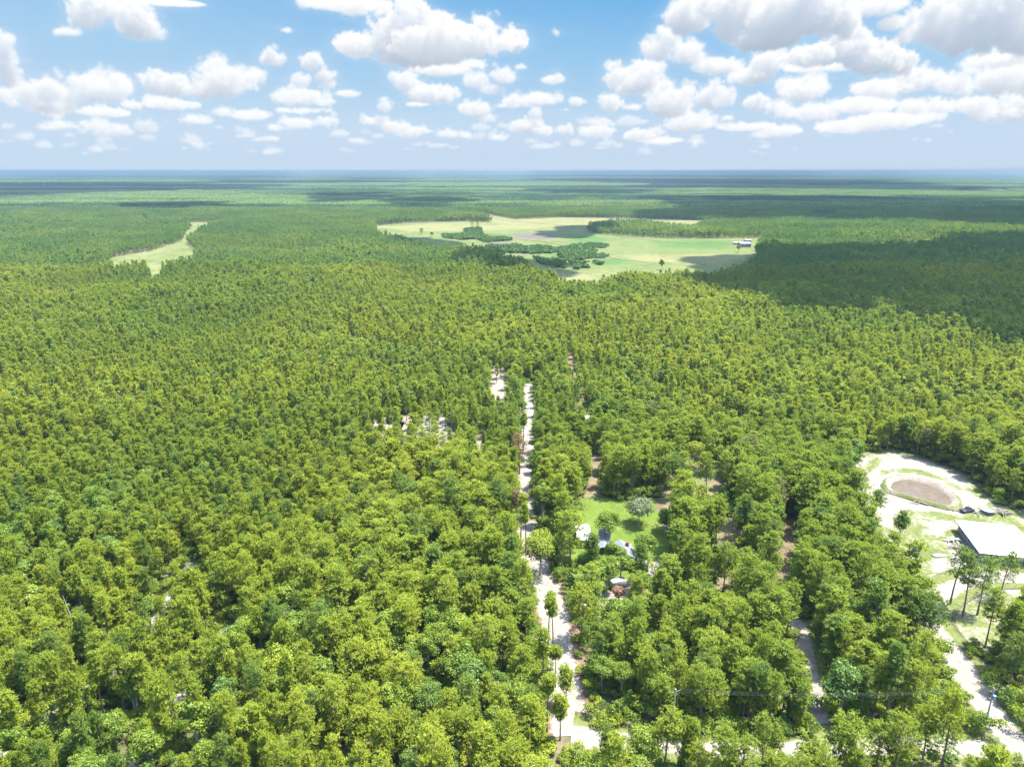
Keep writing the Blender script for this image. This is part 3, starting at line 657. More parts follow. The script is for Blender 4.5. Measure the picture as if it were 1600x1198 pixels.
pads = [gz(q) for q in ([(1450, 815), (1495, 812), (1500, 822), (1470, 838), (1440, 832)], [(1460, 905), (1500, 890), (1620, 880), (1660, 930), (1470, 935)], [(1480, 850), (1520, 855), (1530, 880), (1490, 885)], [(1455, 872), (1480, 868), (1490, 890), (1460, 892)])]
f_s, f_b, f_p, f_l = near_poly([sandloop], 9), near_poly(banks, 3), near_poly(pads, 8), near_lines([DRIVE], 2.5, 3)
M['yard'] = blend_mat("yard_soil", [FLOORC, GRASSC, SANDC], 1 / 7., 1 / 1.0)
blend_sheet("yard_ground", YARD, 1.4, .05, M['yard'], [lambda x, y: near_poly([YARD], 4)(x, y) * 1.3, lambda x, y: np.maximum(np.maximum(np.clip(f_s(x, y) * 1.25 - f_b(x, y) * .95, 0, 2), f_p(x, y) * 1.05), np.maximum(f_l(x, y), .36))], 2)
M['lawnmix'] = blend_mat("lawn_soil", [FLOORC, LAWNC, SANDC], 1 / 6., 1 / .9)
blend_sheet("lawn", LAWN, 1.2, .056, M['lawnmix'], [lambda x, y: near_poly([LAWN], 4)(x, y) * 1.3, near_lines([HOUSEWAY], 1.0, 2.5)], 2)
M['glademix'] = blend_mat("glade_soil", [FLOORC, GRASSC, DIRTC], 1 / 6., 1 / .9)
blend_sheet("glade_ground", GLADE, 1.4, .064, M['glademix'], [lambda x, y: near_poly([GLADE], 8)(x, y) * 1.2, lambda x, y: vnoise(x, y, 9, 5) * 1.1], 3)
M['lotmix'] = blend_mat("clearing_soil", [FLOORC, SANDC, DIRTC], 1 / 5., 1 / .9)
for nm, P_ in (("sand_clearing", SANDLOT), ("sand_clearing", SANDLOT2), ("sand_clearing", SANDLOT3), ("sand_clearing", SANDPIT)): blend_sheet(nm, P_, 1.5, .05, M['lotmix'], [lambda x, y, P_=P_: near_poly([P_], 8)(x, y) * 1.1, lambda x, y: vnoise(x, y, 12, 5) * .7], 3)
M['dirtmix'] = blend_mat("bare_soil", [FLOORC, DIRTC, GRASSC], 1 / 5., 1 / .9)
for iz, P_ in enumerate((BRUSHGAP, DIRT1, DIRT2, DIRT3)): blend_sheet("bare_ground", P_, 1.0, .072 + .008 * iz, M['dirtmix'], [lambda x, y, P_=P_: near_poly([P_], 4)(x, y) * 1.2, lambda x, y: vnoise(x, y, 6, 5) * .6], 2)
# pastures
FG = ((0.0476, 0.0680, 0.0204), (0.0816, 0.1020, 0.0306), (0.1156, 0.1224, 0.0476)); HEATH = ((0.0600, 0.0496, 0.0440), (0.0840, 0.0720, 0.0640), (0.1040, 0.1000, 0.0680)); MARSH = ((0.0252, 0.0612, 0.0130), (0.0446, 0.0900, 0.0202), (0.0720, 0.1116, 0.0324))
st_ = [gz(q) for q in ([(585, 354), (720, 348), (770, 352), (738, 333), (800, 341), (880, 339), (1000, 340), (1110, 343), (1112, 351), (1020, 356), (900, 352), (860, 356), (760, 360), (640, 362)], [(980, 400), (1060, 397), (1130, 398), (1185, 400), (1110, 412), (1000, 409)], [(870, 426), (940, 424), (930, 436), (880, 438)], [(800, 384), (850, 381), (860, 390), (820, 394)])]
hth = [gz(q) for q in ([(795, 366), (830, 363), (860, 365), (884, 370), (850, 374), (805, 372)], [(760, 379), (800, 378), (840, 388), (850, 396), (815, 398), (765, 386)], [(928, 404), (955, 403), (958, 408), (930, 409)])]
msh = [gz(q) for q in ([(866, 386), (900, 386), (920, 394), (890, 404), (858, 400)], [(930, 406), (975, 403), (985, 412), (940, 415)], [(1020, 377), (1100, 375), (1150, 378), (1130, 390), (1030, 386)], [(880, 366), (930, 368), (960, 376), (900, 380)], [(740, 366), (790, 366), (770, 374), (745, 374)])]
M['fieldmix'] = blend_mat("pasture_soil", [FG, STRAWC, HEATH, MARSH], 1 / 60., 1 / 9., .8)
blend_sheet("pasture", FIELD, 6, .06, M['fieldmix'], [near_poly(st_, 60), near_poly(hth, 22), near_poly(msh, 40)], 6)
M['meadowmix'] = blend_mat("meadow_soil", [FG, STRAWC], 1 / 45., 1 / 7., .9)
blend_sheet("meadow", LFIELD, 6, .06, M['meadowmix'], [lambda x, y: .08 + .35 * vnoise(x, y, 80, 3)], 6)
blend_sheet("cleared_strip", FSTRIP, 30, .3, M['meadowmix'], [lambda x, y: x * 0 + .8], 0)
for i, q in enumerate(FCLEAR): blend_sheet("clearing_ground", q, 12, .3, M['meadowmix'], [lambda x, y: x * 0 + (1 if i in (4, 0) else .3)], 6)
ribbon("farm_track", gl([(738, 333), (800, 346), (880, 352), (920, 361), (990, 372), (1050, 379), (1150, 383)]), 4, .50, M['straw'], 2, 12, 1.5)
ribbon("farm_track", gl([(800, 372), (860, 379), (900, 388), (940, 396), (960, 404), (1010, 410)]), 4, .54, M['straw'], 3, 8, 1.2)
# roads: sand in the middle, needle litter and grass on the verges
M['roadmix'] = blend_mat("sand_road_soil", [FLOORC, ((0.06, 0.045, 0.03), (0.115, 0.075, 0.052), (0.12, 0.12, 0.05)), SANDC], 1 / 3.5, 1 / .8, .4)
M['lanemix'] = blend_mat("sand_lane_soil", [FLOORC, GRASSC, SANDC], 1 / 3.0, 1 / .8, .4)
def road(name, pts, wt, ws, z, mat):
    P = []
    for a, b in zip(pts[:-1], pts[1:]):
        a = np.array(a); b = np.array(b); k = max(1, int(np.linalg.norm(b - a) / 1.5)); P += [a + (b - a) * j / k for j in range(k)]
    P.append(np.array(pts[-1])); P = np.array(P)
    for _ in range(12): P[1:-1] = (P[:-2] + 2 * P[1:-1] + P[2:]) / 4
    T = np.gradient(P, axis=0); T /= np.linalg.norm(T, axis=1, keepdims=True) + 1e-9; Nn = np.stack([-T[:, 1], T[:, 0]], 1); nc = 15; u = np.linspace(-1, 1, nc)
    XY = P[:, None, :] + Nn[:, None, :] * (u * wt / 2)[None, :, None]; n = len(P); V = np.concatenate([XY, np.full((n, nc, 1), z)], 2).reshape(-1, 3)
    ii, jj = np.meshgrid(np.arange(nc - 1), np.arange(n - 1)); v0 = (jj * nc + ii).ravel(); F = np.stack([v0, v0 + 1, v0 + nc + 1, v0 + nc], 1)[:, ::-1]; me = mesh_np(name, V, F, mat)
    d = np.abs(np.tile(u, n)) * wt / 2; ws = np.where(V[:, 1] > 215, ws * .74, ws) if ws > 6 else ws + 0 * d; w_ = 1 + .35 * 2 * (vnoise(V[:, 0], V[:, 1], 9, 4) - .5)
    rut = .22 * np.exp(-((d - .0) / .45) ** 2) if ws[0] < 6 else .1 * np.exp(-((d - 1.0) / .5) ** 2)
    for nm, val in (("m1", 1.25 * sstep((wt / 2 - d) / (wt * .16))), ("m2", 1.15 * sstep(.5 + (ws * w_ / 2 - d) / 2.0) - rut)): at = me.attributes.new(nm, 'FLOAT', 'POINT'); at.data.foreach_set("value", np.asarray(val, np.float32))
    tag(put(name, me), kind="structure")
road("sand_road", ROAD, 15, 6.4, .12, M['roadmix']); road("sand_road", CROSS, 12, 3.9, .16, M['lanemix']); road("sand_driveway", DRIVE, 11, 4.8, .20, M['lanemix'])
road("sand_track", TRACK, 7, 3.2, .10, M['lanemix']); road("sand_track", PATH1, 7, 2.6, .10, M['lanemix']); road("sand_track", PATH2, 7, 2.6, .10, M['lanemix'])
# the pond with a spoil bank round it
pond_pts = [(1393, 762), (1396, 755), (1408, 751), (1425, 751), (1448, 757), (1468, 766), (1482, 777), (1486, 785), (1480, 790), (1466, 789), (1440, 782), (1412, 774), (1398, 769)]
pond = gz(pond_pts); pc = np.mean(np.array(pond), 0)
def basin():
    ring = np.array(ragged(pond, .2, 1.5, 50)); V = []; F = []; n = len(ring)
    prof = [(1.0, -.0), (1.08, .5), (1.20, 1.1), (1.28, 1.2), (1.40, .2)]
    for k, h in prof:
        for p in ring:
            q = pc + (p - pc) * k; V.append((q[0], q[1], h + (.25 * (vnoise(q[0], q[1], 2.5, 3) - .5) if h > .5 else 0)))
    for j in range(len(prof) - 1):
        for i in range(n): F.append((j * n + i, j * n + (i + 1) % n, (j + 1) * n + (i + 1) % n, (j + 1) * n + i))
    m = blend_mat("bank_sand", [GRASSC, ((0.120, 0.098, 0.076), (0.165, 0.142, 0.118), (0.205, 0.182, 0.158))], 1 / 4., 1 / .7, .5)
    me = mesh_np("pond_bank", V, F, m, smooth=True); at = me.attributes.new("m1", 'FLOAT', 'POINT'); at.data.foreach_set("value", np.repeat([1.2, 1.2, .9, .15, .35], n).astype(np.float32))
    tag(put("pond_bank", me), kind="structure")
    mw, nt, N, L = new_mat("muddy_water"); f = noise(nt, wpos(nt), .5, 3)
    princ(nt, ramp(nt, f, [(0.3, (0.080, 0.063, 0.048)), (0.7, (0.105, 0.085, 0.067))]), 0.12, 0.5, bump=noise(nt, wpos(nt), 3.0, 3), bstr=.05)
    sheet("pond_water", [tuple(p) for p in (pc + (ring - pc) * 1.03)], .24, mw)
basin()
# ------------------------------------------------------------------ the forest
def stand_height(x, y):
    h = 14.5 + 5.0 * (vnoise(x, y, 90, 11) - .5) * 2
    left = np.clip((-x - 0.22 * y + 25) / 50, 0, 1)                                       # younger, thinner stand on the left
    left = np.maximum(left, np.clip((y - 230) / 150, 0, .75))
    left = np.clip(left + 1.4 * (vnoise(x, y, 55, 21) - .5), 0, 1)
    return np.clip(h - left * 3.5, 7.0, 19), left
def free(x, y, margin=0.0, keep=True):
    ok = np.ones(x.shape, bool)
    for p in OPEN: ok &= ~inside(x, y, p)
    ok |= inside(x, y, ISLAND)
    for L_, w in LINES: ok &= dist_line(x, y, L_) > w + margin
    for (cx, cy, rr) in (KEEP if keep else []): ok &= np.hypot(x - cx, y - cy) > rr
    return ok
KEEP = []                                                            # room for the trees and roofs that stand out
for px, py, H, rr in [(812, 677, 15, 3.5), (808, 766, 12, 3), (967, 914, 6, 3.5), (1000, 905, 11, 3), (1572, 698, 11, 4.5), (845, 828, 13, 5), (911, 916, 14, 4.5), (1087, 688, 10, 4.5), (430, 1010, 12, 4.5), (1440, 925, 15, 4), (1462, 930, 16, 4),
        (869, 1008, 10, 3), (850, 985, 14, 3), (1136, 660, 2.7, 9), (1136, 664, 2.7, 9), (908, 652, 2.6, 6), (908, 657, 2.6, 6), (1280, 337, 5, 40), (1163, 380, 3, 22), (567, 292, 9, 70), (636, 292, 9, 70), (866, 305, 8, 40), (1536, 1148, 0, 3), (1205, 735, 0, 3), (893, 1150, 13, 5), (888, 1115, 13, 5), (898, 1180, 13, 4.5), (908, 838, 13, 6), (905, 850, 13, 6), (1030, 850, 12, 6), (1015, 842, 12, 6),
        (1565, 1135, 12, 6), (1590, 1160, 12, 7), (1560, 1165, 12, 7), (1480, 1165, 12, 4.5), (1390, 1165, 12, 5), (1500, 1040, 12, 4.5), (1485, 1015, 12, 4.5), (1445, 965, 12, 6), (1437, 985, 12, 5),
        (1285, 1140, 12, 4.5), (1275, 1100, 12, 4.5), (1258, 1000, 12, 4.5), (1248, 980, 12, 4), (150, 1075, 11, 4), (125, 1092, 11, 4), (100, 1105, 11, 3.5), (240, 975, 11, 4), (230, 1165, 11, 4.5), (262, 1125, 11, 4), (322, 1045, 11, 4), (110, 945, 11, 3.5), (60, 1128, 11, 3.5), (955, 1158, 12, 5), (1100, 1172, 12, 4), (1135, 1172, 12, 4), (1225, 830, 14, 5), (1137, 820, 14, 5), (928, 728, 14, 3), (118, 985, 0, 3), (262, 1010, 0, 3), (966, 910, 1, 5), (1431, 859, 0, 5)]:
    q = gp(px, py, H); KEEP.append((q.x, q.y, rr))
def grid_pts(y0, y1, s, seed, half=0.80, x0=30):
    r = np.random.default_rng(seed); xs = []; ys = []
    X = y1 * half + x0; gx, gy = np.meshgrid(np.arange(-X, X, s), np.arange(y0, y1, s * .93))
    x = gx.ravel() + r.uniform(-.48, .48, gx.size) * s; y = gy.ravel() + r.uniform(-.48, .48, gx.size) * s
    k = np.abs(x) < y * half + x0
    return x[k], y[k], r
PINE0 = []; PINE1 = []; PINE2 = []; BR0 = []; BR1 = []; BR2 = []
P_SPEC = [(16, 6.0, 2.8), (17, 8, 2.4), (15, 5.0, 3.1), (16.5, 7, 2.7), (14, 5, 2.2), (18, 8.5, 2.6), (12, 3.6, 1.8), (11, 3.0, 1.6), (13, 4.2, 1.8), (14, 6.5, 1.5), (12.5, 4.5, 2.2), (10, 2.2, 1.4)]
B_SPEC = [(11, 2.4, 3.3), (13, 3.5, 3.8), (9.5, 2.0, 2.8), (12, 3.0, 2.6), (14, 4.5, 4.2)]
P_parts = [pine(100 + i, *s, 0) for i, s in enumerate(P_SPEC)]
B_parts = [broad(200 + i, *s, 0) for i, s in enumerate(B_SPEC)]
L0 = library("near_tree_sources", [joined("near_pine", *p, M['bark'], M['pine']) for p in P_parts] + [joined("near_broadleaf", *p, M['snag'], M['broad']) for p in B_parts])
L1 = library("mid_tree_sources", [joined("mid_pine", *pine(300 + i, *s, 1), M['bark'], M['pine']) for i, s in enumerate(P_SPEC)] + [joined("mid_broadleaf", *broad(400 + i, *s, 1), M['snag'], M['broad']) for i, s in enumerate(B_SPEC)])
L2 = library("far_tree_sources", [joined("far_pine", *pine(500 + i, *s, 2), M['bark'], M['pine_hazed']) for i, s in enumerate(P_SPEC)] + [joined("far_broadleaf", *broad(600 + i, *s, 2), M['snag'], M['broad']) for i, s in enumerate(B_SPEC)])
NP_, NB_ = len(P_SPEC), len(B_SPEC)
P_H = np.array([s[0] for s in P_SPEC]); B_H = np.array([s[0] for s in B_SPEC])
def populate(y0, y1, s, seed, keep=0.93):
    x, y, r = grid_pts(y0, y1, s, seed)
    H, left = stand_height(x, y)
    fr_ = free(x, y)
    for p in (SANDLOT, SANDLOT2, SANDLOT3, SANDPIT, GLADE, BRUSHGAP): fr_ |= inside(x, y, p) & (r.uniform(size=x.size) < (.10 if p is GLADE else .24))
    k = fr_ & (r.uniform(size=x.size) < (keep - .22 * (1 - left)) * (0.74 + .45 * vnoise(x, y, 25, 77)))
    # extra thin-out beside tracks and in open woodland round the yard
    x, y, H, left = x[k], y[k], H[k], left[k]; n = len(x)
    pb = np.clip((vnoise(x, y, 60, 31, 3) - .57) * 5 + .07, .04, .5)
    isb = r.uniform(size=n) < pb
    small = (H < 12.2)
    ip = np.where(r.uniform(size=n) < .15 + .75 * left, r.integers(6, 12, n), r.integers(0, 6, n))
    ib = r.integers(0, NB_, n)
    idx = np.where(isb, NP_ + ib, ip)
    base = np.where(isb, B_H[ib], P_H[ip])
    sc_ = H * r.uniform(.72, 1.16, n) / base; sc_ = np.where(isb, np.clip(sc_ * .82, .55, 1.2), sc_)
    w = sc_ * r.uniform(.82, 1.18, n); thin = (left > .5) & ~isb; w = np.where(thin, w * .84, w); sc_ = np.where(thin, sc_ * 1.06, sc_)
    tint = np.clip(r.beta(2.2, 2.2, n) * .8 + .2 * vnoise(x, y, 40, 5) + .04, 0, 1)
    rz = r.uniform(0, 6.283, n)
    return dict(P=np.c_[x, y, np.zeros(n)], idx=idx, isb=isb, scl=np.c_[w, w, sc_], tint=tint, rz=rz, H=base * sc_)
def sub(d, k): return {a: b[k] for a, b in d.items()}
near = populate(78, 270, 3.35, 1)
mid = populate(270, 720, 3.5, 2)
far = populate(720, 1900, 4.6, 3, .98)
# which near trees show: their top must fall inside the frame
def project(P):
    c, s = math.cos(R(PITCH)), math.sin(R(PITCH)); x, y, z = P[:, 0], P[:, 1], P[:, 2] - CAM_H
    dep = y * c - z * s; up = y * s + z * c
    return 800 + FPX * x / dep, 599 - FPX * up / dep, dep
top = near['P'].copy(); top[:, 2] = near['H'] * .8
px, py, dep = project(top)
inview = (px > -15) & (px < 1615) & (py < 1205)
near = sub(near, inview | (near['P'][:, 1] > 150)); top = near['P'].copy(); top[:, 2] = near['H'] * .8
px, py, dep = project(top); inview = (px > -10) & (px < 1610) & (py < 1200)
order = np.argsort(np.where(inview, dep, 1e9))
ind = np.zeros(len(dep), bool)
ind[[i for i in order if not near['isb'][i] and inview[i]][:300]] = True
ind[[i for i in order if near['isb'][i] and inview[i]][:300]] = True
rest = sub(near, ~ind)
def scat(name, d, lib, label, cat): scatter(name, lib, d['P'], d['scl'], d['rz'], d['idx'], d['tint'], label, cat)
both = {k: np.concatenate([rest[k], mid[k]]) for k in rest}
scat("pine_forest", sub(rest, ~rest['isb']), L0, "green pines crowding the middle ground beyond the nearest trees", "forest")
scat("broadleaf_woodland", sub(rest, rest['isb']), L0, "darker green broadleaf trees scattered between the middle ground pines", "forest")
scat("pine_forest", sub(mid, ~mid['isb']), L1, "yellow green pine forest spreading up to the pale pasture", "forest")
scat("broadleaf_woodland", sub(mid, mid['isb']), L1, "deep green broadleaf clumps among the pines short of the pasture", "forest")
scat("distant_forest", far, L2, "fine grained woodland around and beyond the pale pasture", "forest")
# undergrowth
BU = library("bush_sources", [mesh_np("bush", *bush(700 + i, h, w, 120, .17)[:2], M['broad'] if i % 2 else M['pine'], attr=bush(700 + i, h, w, 120, .17)[2]) for i, (h, w) in enumerate([(2.6, 1.7), (4.0, 2.0), (1.8, 1.4), (5.6, 2.3)])])
x, y, r = grid_pts(78, 520, 2.4, 9); ok = free(x, y, -1.6, False) & (vnoise(x, y, 14, 6) > .16); x, y = x[ok], y[ok]; n = len(x)
s_ = r.uniform(.6, 1.25, n)
scatter("undergrowth", BU, np.c_[x, y, np.zeros(n)], np.c_[s_, s_, s_ * r.uniform(.7, 1.1, n)], r.uniform(0, 6.28, n), r.integers(0, 4, n), r.uniform(.1, .8, n), "low bushes and saplings filling the gaps under the trees", "undergrowth")
SC_ = library('scrub_sources', [mesh_np('scrub', *bush(760 + i, h, w, 16, .8)[:2], M['scrub'], attr=bush(760 + i, h, w, 16, .8)[2]) for i, (h, w) in enumerate([(3.0, 2.6), (4.2, 3.0), (2.2, 2.4), (5.5, 2.8)])])
# distant patches: whole blocks of tree crowns
def patch(seed, S, sp, nq, size, H):
    r = np.random.default_rng(seed); n = int(S / sp); gx, gy = np.meshgrid(np.arange(n), np.arange(n))
    x = (gx.ravel() + r.uniform(-.1, 1.1, n * n)) * sp - S / 2; y = (gy.ravel() + r.uniform(-.1, 1.1, n * n)) * sp - S / 2
    h = H * r.uniform(.72, 1.12, n * n); w = sp * r.uniform(.42, .62, n * n)
    d = r.normal(size=(n * n, nq, 3)); d[..., 2] = np.abs(d[..., 2]) * 1.1 - .2; d /= np.linalg.norm(d, axis=2, keepdims=True)
    C = np.stack([x, y, h - w * 1.1], 1)[:, None, :] + d * (w[:, None, None] * np.array((1, 1, 1.25)))
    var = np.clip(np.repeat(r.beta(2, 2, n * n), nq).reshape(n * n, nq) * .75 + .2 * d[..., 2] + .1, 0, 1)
    return leaves(C.reshape(-1, 3), d.reshape(-1, 3) + np.array((0, 0, .3)), size, r, var.ravel())
def far_leaf(nm, k, sc1, green):
    """the same foliage seen in the mass: stands of darker and paler trees some hundreds of metres across"""
    m = leaf_mat(nm, *k, stand=0.0); nt = m.node_tree; return m
def patches(name, S, sp, nq, size, H, y0, y1, seed, label, avoid):
    ms = []
    for i in range(6):
        V, F, lv = patch(seed + i, S * 1.04, sp, nq, size, H); ms.append(mesh_np("forest_block", V, F, M['hazeleaf'], attr=lv))
    lib = library(name + "_sources", ms)
    X = y1 * .78 + S; gx, gy = np.meshgrid(np.arange(-X, X, S), np.arange(y0 + S / 2, y1, S)); x, y = gx.ravel().astype(float), gy.ravel().astype(float)
    k = np.abs(x) < y * .76 + S * 1.5
    if avoid:
        for p in OPEN + []:
            for dx in (-.3, 0, .3):
                for dy in (-.3, 0, .3): k &= ~inside(x + dx * S, y + dy * S, p)
    x, y = x[k], y[k]; n = len(x); r = np.random.default_rng(seed)
    hz = .8 + .55 * vnoise(x, y, 500 if S < 100 else 1500, 3, 2)
    scatter(name, lib, np.c_[x, y, np.zeros(n)], np.c_[np.ones(n), np.ones(n), hz], r.integers(0, 4, n) * math.pi / 2, r.integers(0, 6, n), np.full(n, .5), label, "forest", tilt=0)
def make_hazeleaf():
    m, nt, N, L = new_mat("haze_tinted_foliage"); pos = wpos(nt)
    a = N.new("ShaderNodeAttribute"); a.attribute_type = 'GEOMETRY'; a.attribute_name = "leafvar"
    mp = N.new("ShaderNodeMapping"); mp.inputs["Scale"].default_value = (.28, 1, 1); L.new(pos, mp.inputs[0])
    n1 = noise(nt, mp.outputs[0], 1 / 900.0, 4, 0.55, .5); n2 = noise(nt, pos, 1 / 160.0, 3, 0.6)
    c = ramp(nt, a.outputs["Fac"], [(0.05, (0.080, 0.145, 0.038)), (0.5, (0.140, 0.220, 0.055)), (1.0, (0.205, 0.285, 0.072))])  # leaf colours pushed towards teal, adding painted haze to the haze volume
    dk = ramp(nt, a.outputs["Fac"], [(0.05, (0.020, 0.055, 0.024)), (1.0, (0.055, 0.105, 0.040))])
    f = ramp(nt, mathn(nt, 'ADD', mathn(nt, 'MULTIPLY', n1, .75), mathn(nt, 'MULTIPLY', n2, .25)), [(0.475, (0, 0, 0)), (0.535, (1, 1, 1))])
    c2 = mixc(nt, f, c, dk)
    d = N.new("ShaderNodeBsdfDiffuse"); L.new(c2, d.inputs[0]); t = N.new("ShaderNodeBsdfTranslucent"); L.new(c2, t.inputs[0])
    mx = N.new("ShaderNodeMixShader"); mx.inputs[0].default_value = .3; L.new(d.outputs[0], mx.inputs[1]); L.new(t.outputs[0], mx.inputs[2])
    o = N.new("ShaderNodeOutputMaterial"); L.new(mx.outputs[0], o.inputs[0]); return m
M['hazeleaf'] = make_hazeleaf()
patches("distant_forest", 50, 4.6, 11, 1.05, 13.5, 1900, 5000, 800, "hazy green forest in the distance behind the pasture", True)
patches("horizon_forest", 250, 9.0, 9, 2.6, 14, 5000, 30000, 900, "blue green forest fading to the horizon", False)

# ------------------------------------------------------------------ single trees
V_ = {}
def tree_part(name, parts, bark_m, leaf_m, key):
    if key not in V_:
        tm, (V, F, lv) = parts
        V_[key] = (mesh_np(name + "_trunk", tm.V, tm.F, bark_m), mesh_np(name + "_crown", V, F, leaf_m, attr=lv))
    return V_[key]
def plant(name, key, parts, bark_m, leaf_m, loc, scl, rz, tint, label, cat, group):
    tme, cme = tree_part(name, parts, bark_m, leaf_m, key)
    e = empty(name, loc, rz); e.scale = scl; tag(e, label, cat, group)
    t = bpy.data.objects.new("trunk", tme); COL.objects.link(t); t.parent = e
    c = bpy.data.objects.new("crown", cme); COL.objects.link(c); c.parent = e; c["tint"] = float(tint)
    return e
def where(x, y):
    """say where a tree stands by what it stands beside"""
    P = np.array([[x, y, 0.0]]); u, v, _ = project(P); u = float(u[0]); v = float(v[0])
    d = {"sand road": float(dist_line([x], [y], ROAD)[0]), "cross road": float(dist_line([x], [y], CROSS)[0]), "sandy driveway": float(dist_line([x], [y], DRIVE)[0]),
         "narrow sand track": float(dist_line([x], [y], TRACK)[0]), "faint sandy trail": min(float(dist_line([x], [y], PATH1)[0]), float(dist_line([x], [y], PATH2)[0]))}
    k = min(d, key=d.get)
    if d[k] < 8.5: return "beside the " + k
    if u < 560: return "in the thick young wood"
    if u < 860: return "in the dense wood"
    if u < 1250: return "in the roadside wood"
    return "in the driveway wood"
def spot(x, y, H):
    u, v, _ = project(np.array([[x, y, H * .8]])); u, v = float(u[0]), float(v[0])
    col = ["left edge", "far left", "left", "left of centre", "centre left", "centre right", "right of centre", "right", "far right", "right edge"][int(min(9, max(0, u // 160)))]
    row = "bottom" if v > 1110 else ("near bottom" if v > 1010 else ("low down" if v > 920 else "further back"))
    return col + " " + row
for i in np.nonzero(ind)[0]:
    b = bool(near['isb'][i]); k = int(near['idx'][i]); P = near['P'][i]; s_ = near['scl'][i]; tn = float(near['tint'][i]); w = where(P[0], P[1])
    tone = ["deep green", "dark green", "mid green", "light green", "yellow green"][int(np.digitize(tn, (.34, .46, .58, .70)))]
    wide = s_[0] / s_[2]; tone = ("narrow " if wide < .98 else ("wide " if wide > 1.08 else "")) + tone
    if b:
        lab = "%s%s broadleaf tree %s, %s" % ("small " if near['H'][i] < 9 else "big " if near['H'][i] > 11.5 else "", tone, w, spot(P[0], P[1], near['H'][i]))
        plant("broadleaf_tree", ("b", k), B_parts[k - NP_], M['snag'], M['broad'], P, s_, near['rz'][i], tn, lab, "tree", "broadleaf trees " + w)
    else:
        lab = "%s %s pine %s, %s" % ("slender" if k >= 6 and k != 10 else ("very tall" if near['H'][i] > 17.5 else "tall"), tone, w, spot(P[0], P[1], near['H'][i]))
        plant("pine_tree", ("p", k), P_parts[k], M['bark'], M['pine'], P, s_, near['rz'][i], tn, lab, "tree", "pine trees " + w)
# ------------------------------------------------------------------ trees that stand out on their own
SOLO = []
def top_at(px, py, H): return gp(px, py, H)
def solo(name, kind, px, py, H, Rm, cb, label, mat='pine', trunk='bark', tint=.5, seed=1, group=None, dens=None):
    """a tree whose top is seen at (px, py); it stands on the ground below that top"""
    p = top_at(px, py, H)
    parts = pine(seed, H, cb, Rm, 0) if kind == 'pine' else broad(seed, H, cb, Rm, 0)
    if dens is not None:                                            # thin crowns: drop part of the foliage
        V, F, lv = parts[1]; r = np.random.default_rng(seed); k = r.uniform(size=len(F)) < dens
        V = V.reshape(len(F), 4, 3)[k].reshape(-1, 3); lv = lv[k]; F = np.arange(len(V)).reshape(-1, 4); parts = (parts[0], (V, F, lv))
    e = plant(name, ("s", len(SOLO)), parts, M[trunk], M[mat], (p.x, p.y, 0), (1, 1, 1), seed * 1.7, tint, label, "tree", group)
    SOLO.append(e); return e
solo("dead_pine", 'pine', 812, 677, 15, 2.2, 6, "rust brown dead pine standing over the left edge of the sand road", 'dead', 'bark', .6, 31, dens=.45)
solo("dead_pine", 'pine', 808, 766, 12, 1.6, 7, "small reddish dying pine top left of the sand road, nearer than the rusty one", 'dead', 'bark', .9, 32, dens=.5)
solo("dead_shrub_tree", 'broad', 967, 917, 4, 1.7, .8, "small reddish brown dying tree among green ones below the small white round roof", 'dead', 'snag', .7, 33)
solo("dead_pine", 'pine', 1000, 905, 11, 1.3, 5, "narrow rust coloured pine below the house drive", 'dead', 'bark', .5, 34, dens=.5)
solo("willow_tree", 'broad', 1000, 779, 8.5, 5.0, 1.2, "silvery grey green tree with a dark foot standing alone on the lawn", 'grey', 'snag', .5, 35)
solo("lawn_tree", 'broad', 1043, 792, 8, 3.2, 1.0, "dark green tree at the right edge of the lawn", 'broad', 'snag', .2, 36)
solo("lawn_tree", 'broad', 952, 792, 11, 4.0, 2.0, "bushy green tree between the white shed and the silvery tree", 'broad', 'snag', .6, 37)
solo("garden_tree", 'broad', 1010, 832, 9, 3.6, 2.4, "dark green round tree right of the grey roofed house", 'broad', 'snag', .35, 38)
solo("garden_tree", 'broad', 903, 802, 4, 1.6, .8, "low orange tinged shrub tree at the left corner of the lawn", 'lime', 'snag', .9, 39)
solo("lime_tree", 'broad', 1572, 698, 11, 4.2, 3, "bright yellow green dome of a tree beyond the pond yard", 'lime', 'snag', .4, 40)
solo("lime_tree", 'broad', 845, 828, 13, 4.6, 4, "bright yellow green round crown hanging over the right edge of the sand road", 'lime', 'snag', .3, 41)
solo("lime_tree", 'pine', 911, 916, 14, 3.6, 6, "yellow green rounded pine crown at the right edge of the widest stretch of sand road", 'lime', 'bark', .3, 42)
solo("lime_tree", 'broad', 1087, 688, 10, 3.4, 3, "bright green tree behind the glade with grey rubble", 'lime', 'snag', .2, 43)
solo("lime_tree", 'broad', 430, 1010, 12, 3.6, 3, "large yellow green crown in the dense wood, low left of centre", 'lime', 'snag', .5, 44)
solo("garden_tree", 'broad', 950, 866, 10, 3.6, 3, "bright green round tree in front of the grey roofed house", 'broad', 'snag', .85, 45)
solo("pine_tree", 'pine', 926, 836, 15, 1.9, 8, "tall dark trunked pine left of the grey roofed house", 'pine', 'bark', .5, 46)
solo("garden_tree", 'broad', 985, 872, 7, 2.2, 2, "small tree between the grey house and the little outbuilding", 'broad', 'snag', .6, 47)
solo("garden_tree", 'broad', 958, 846, 8, 2.6, 2, "dark tree between the carport and the grey roofed house", 'broad', 'snag', .4, 48)
solo("garden_tree", 'broad', 915, 862, 9, 3.2, 2, "rounded tree below the white shed", 'broad', 'snag', .7, 49)
solo("garden_tree", 'broad', 1000, 892, 9, 2.8, 2, "leafy tree on the near side of the house drive", 'broad', 'snag', .75, 50)
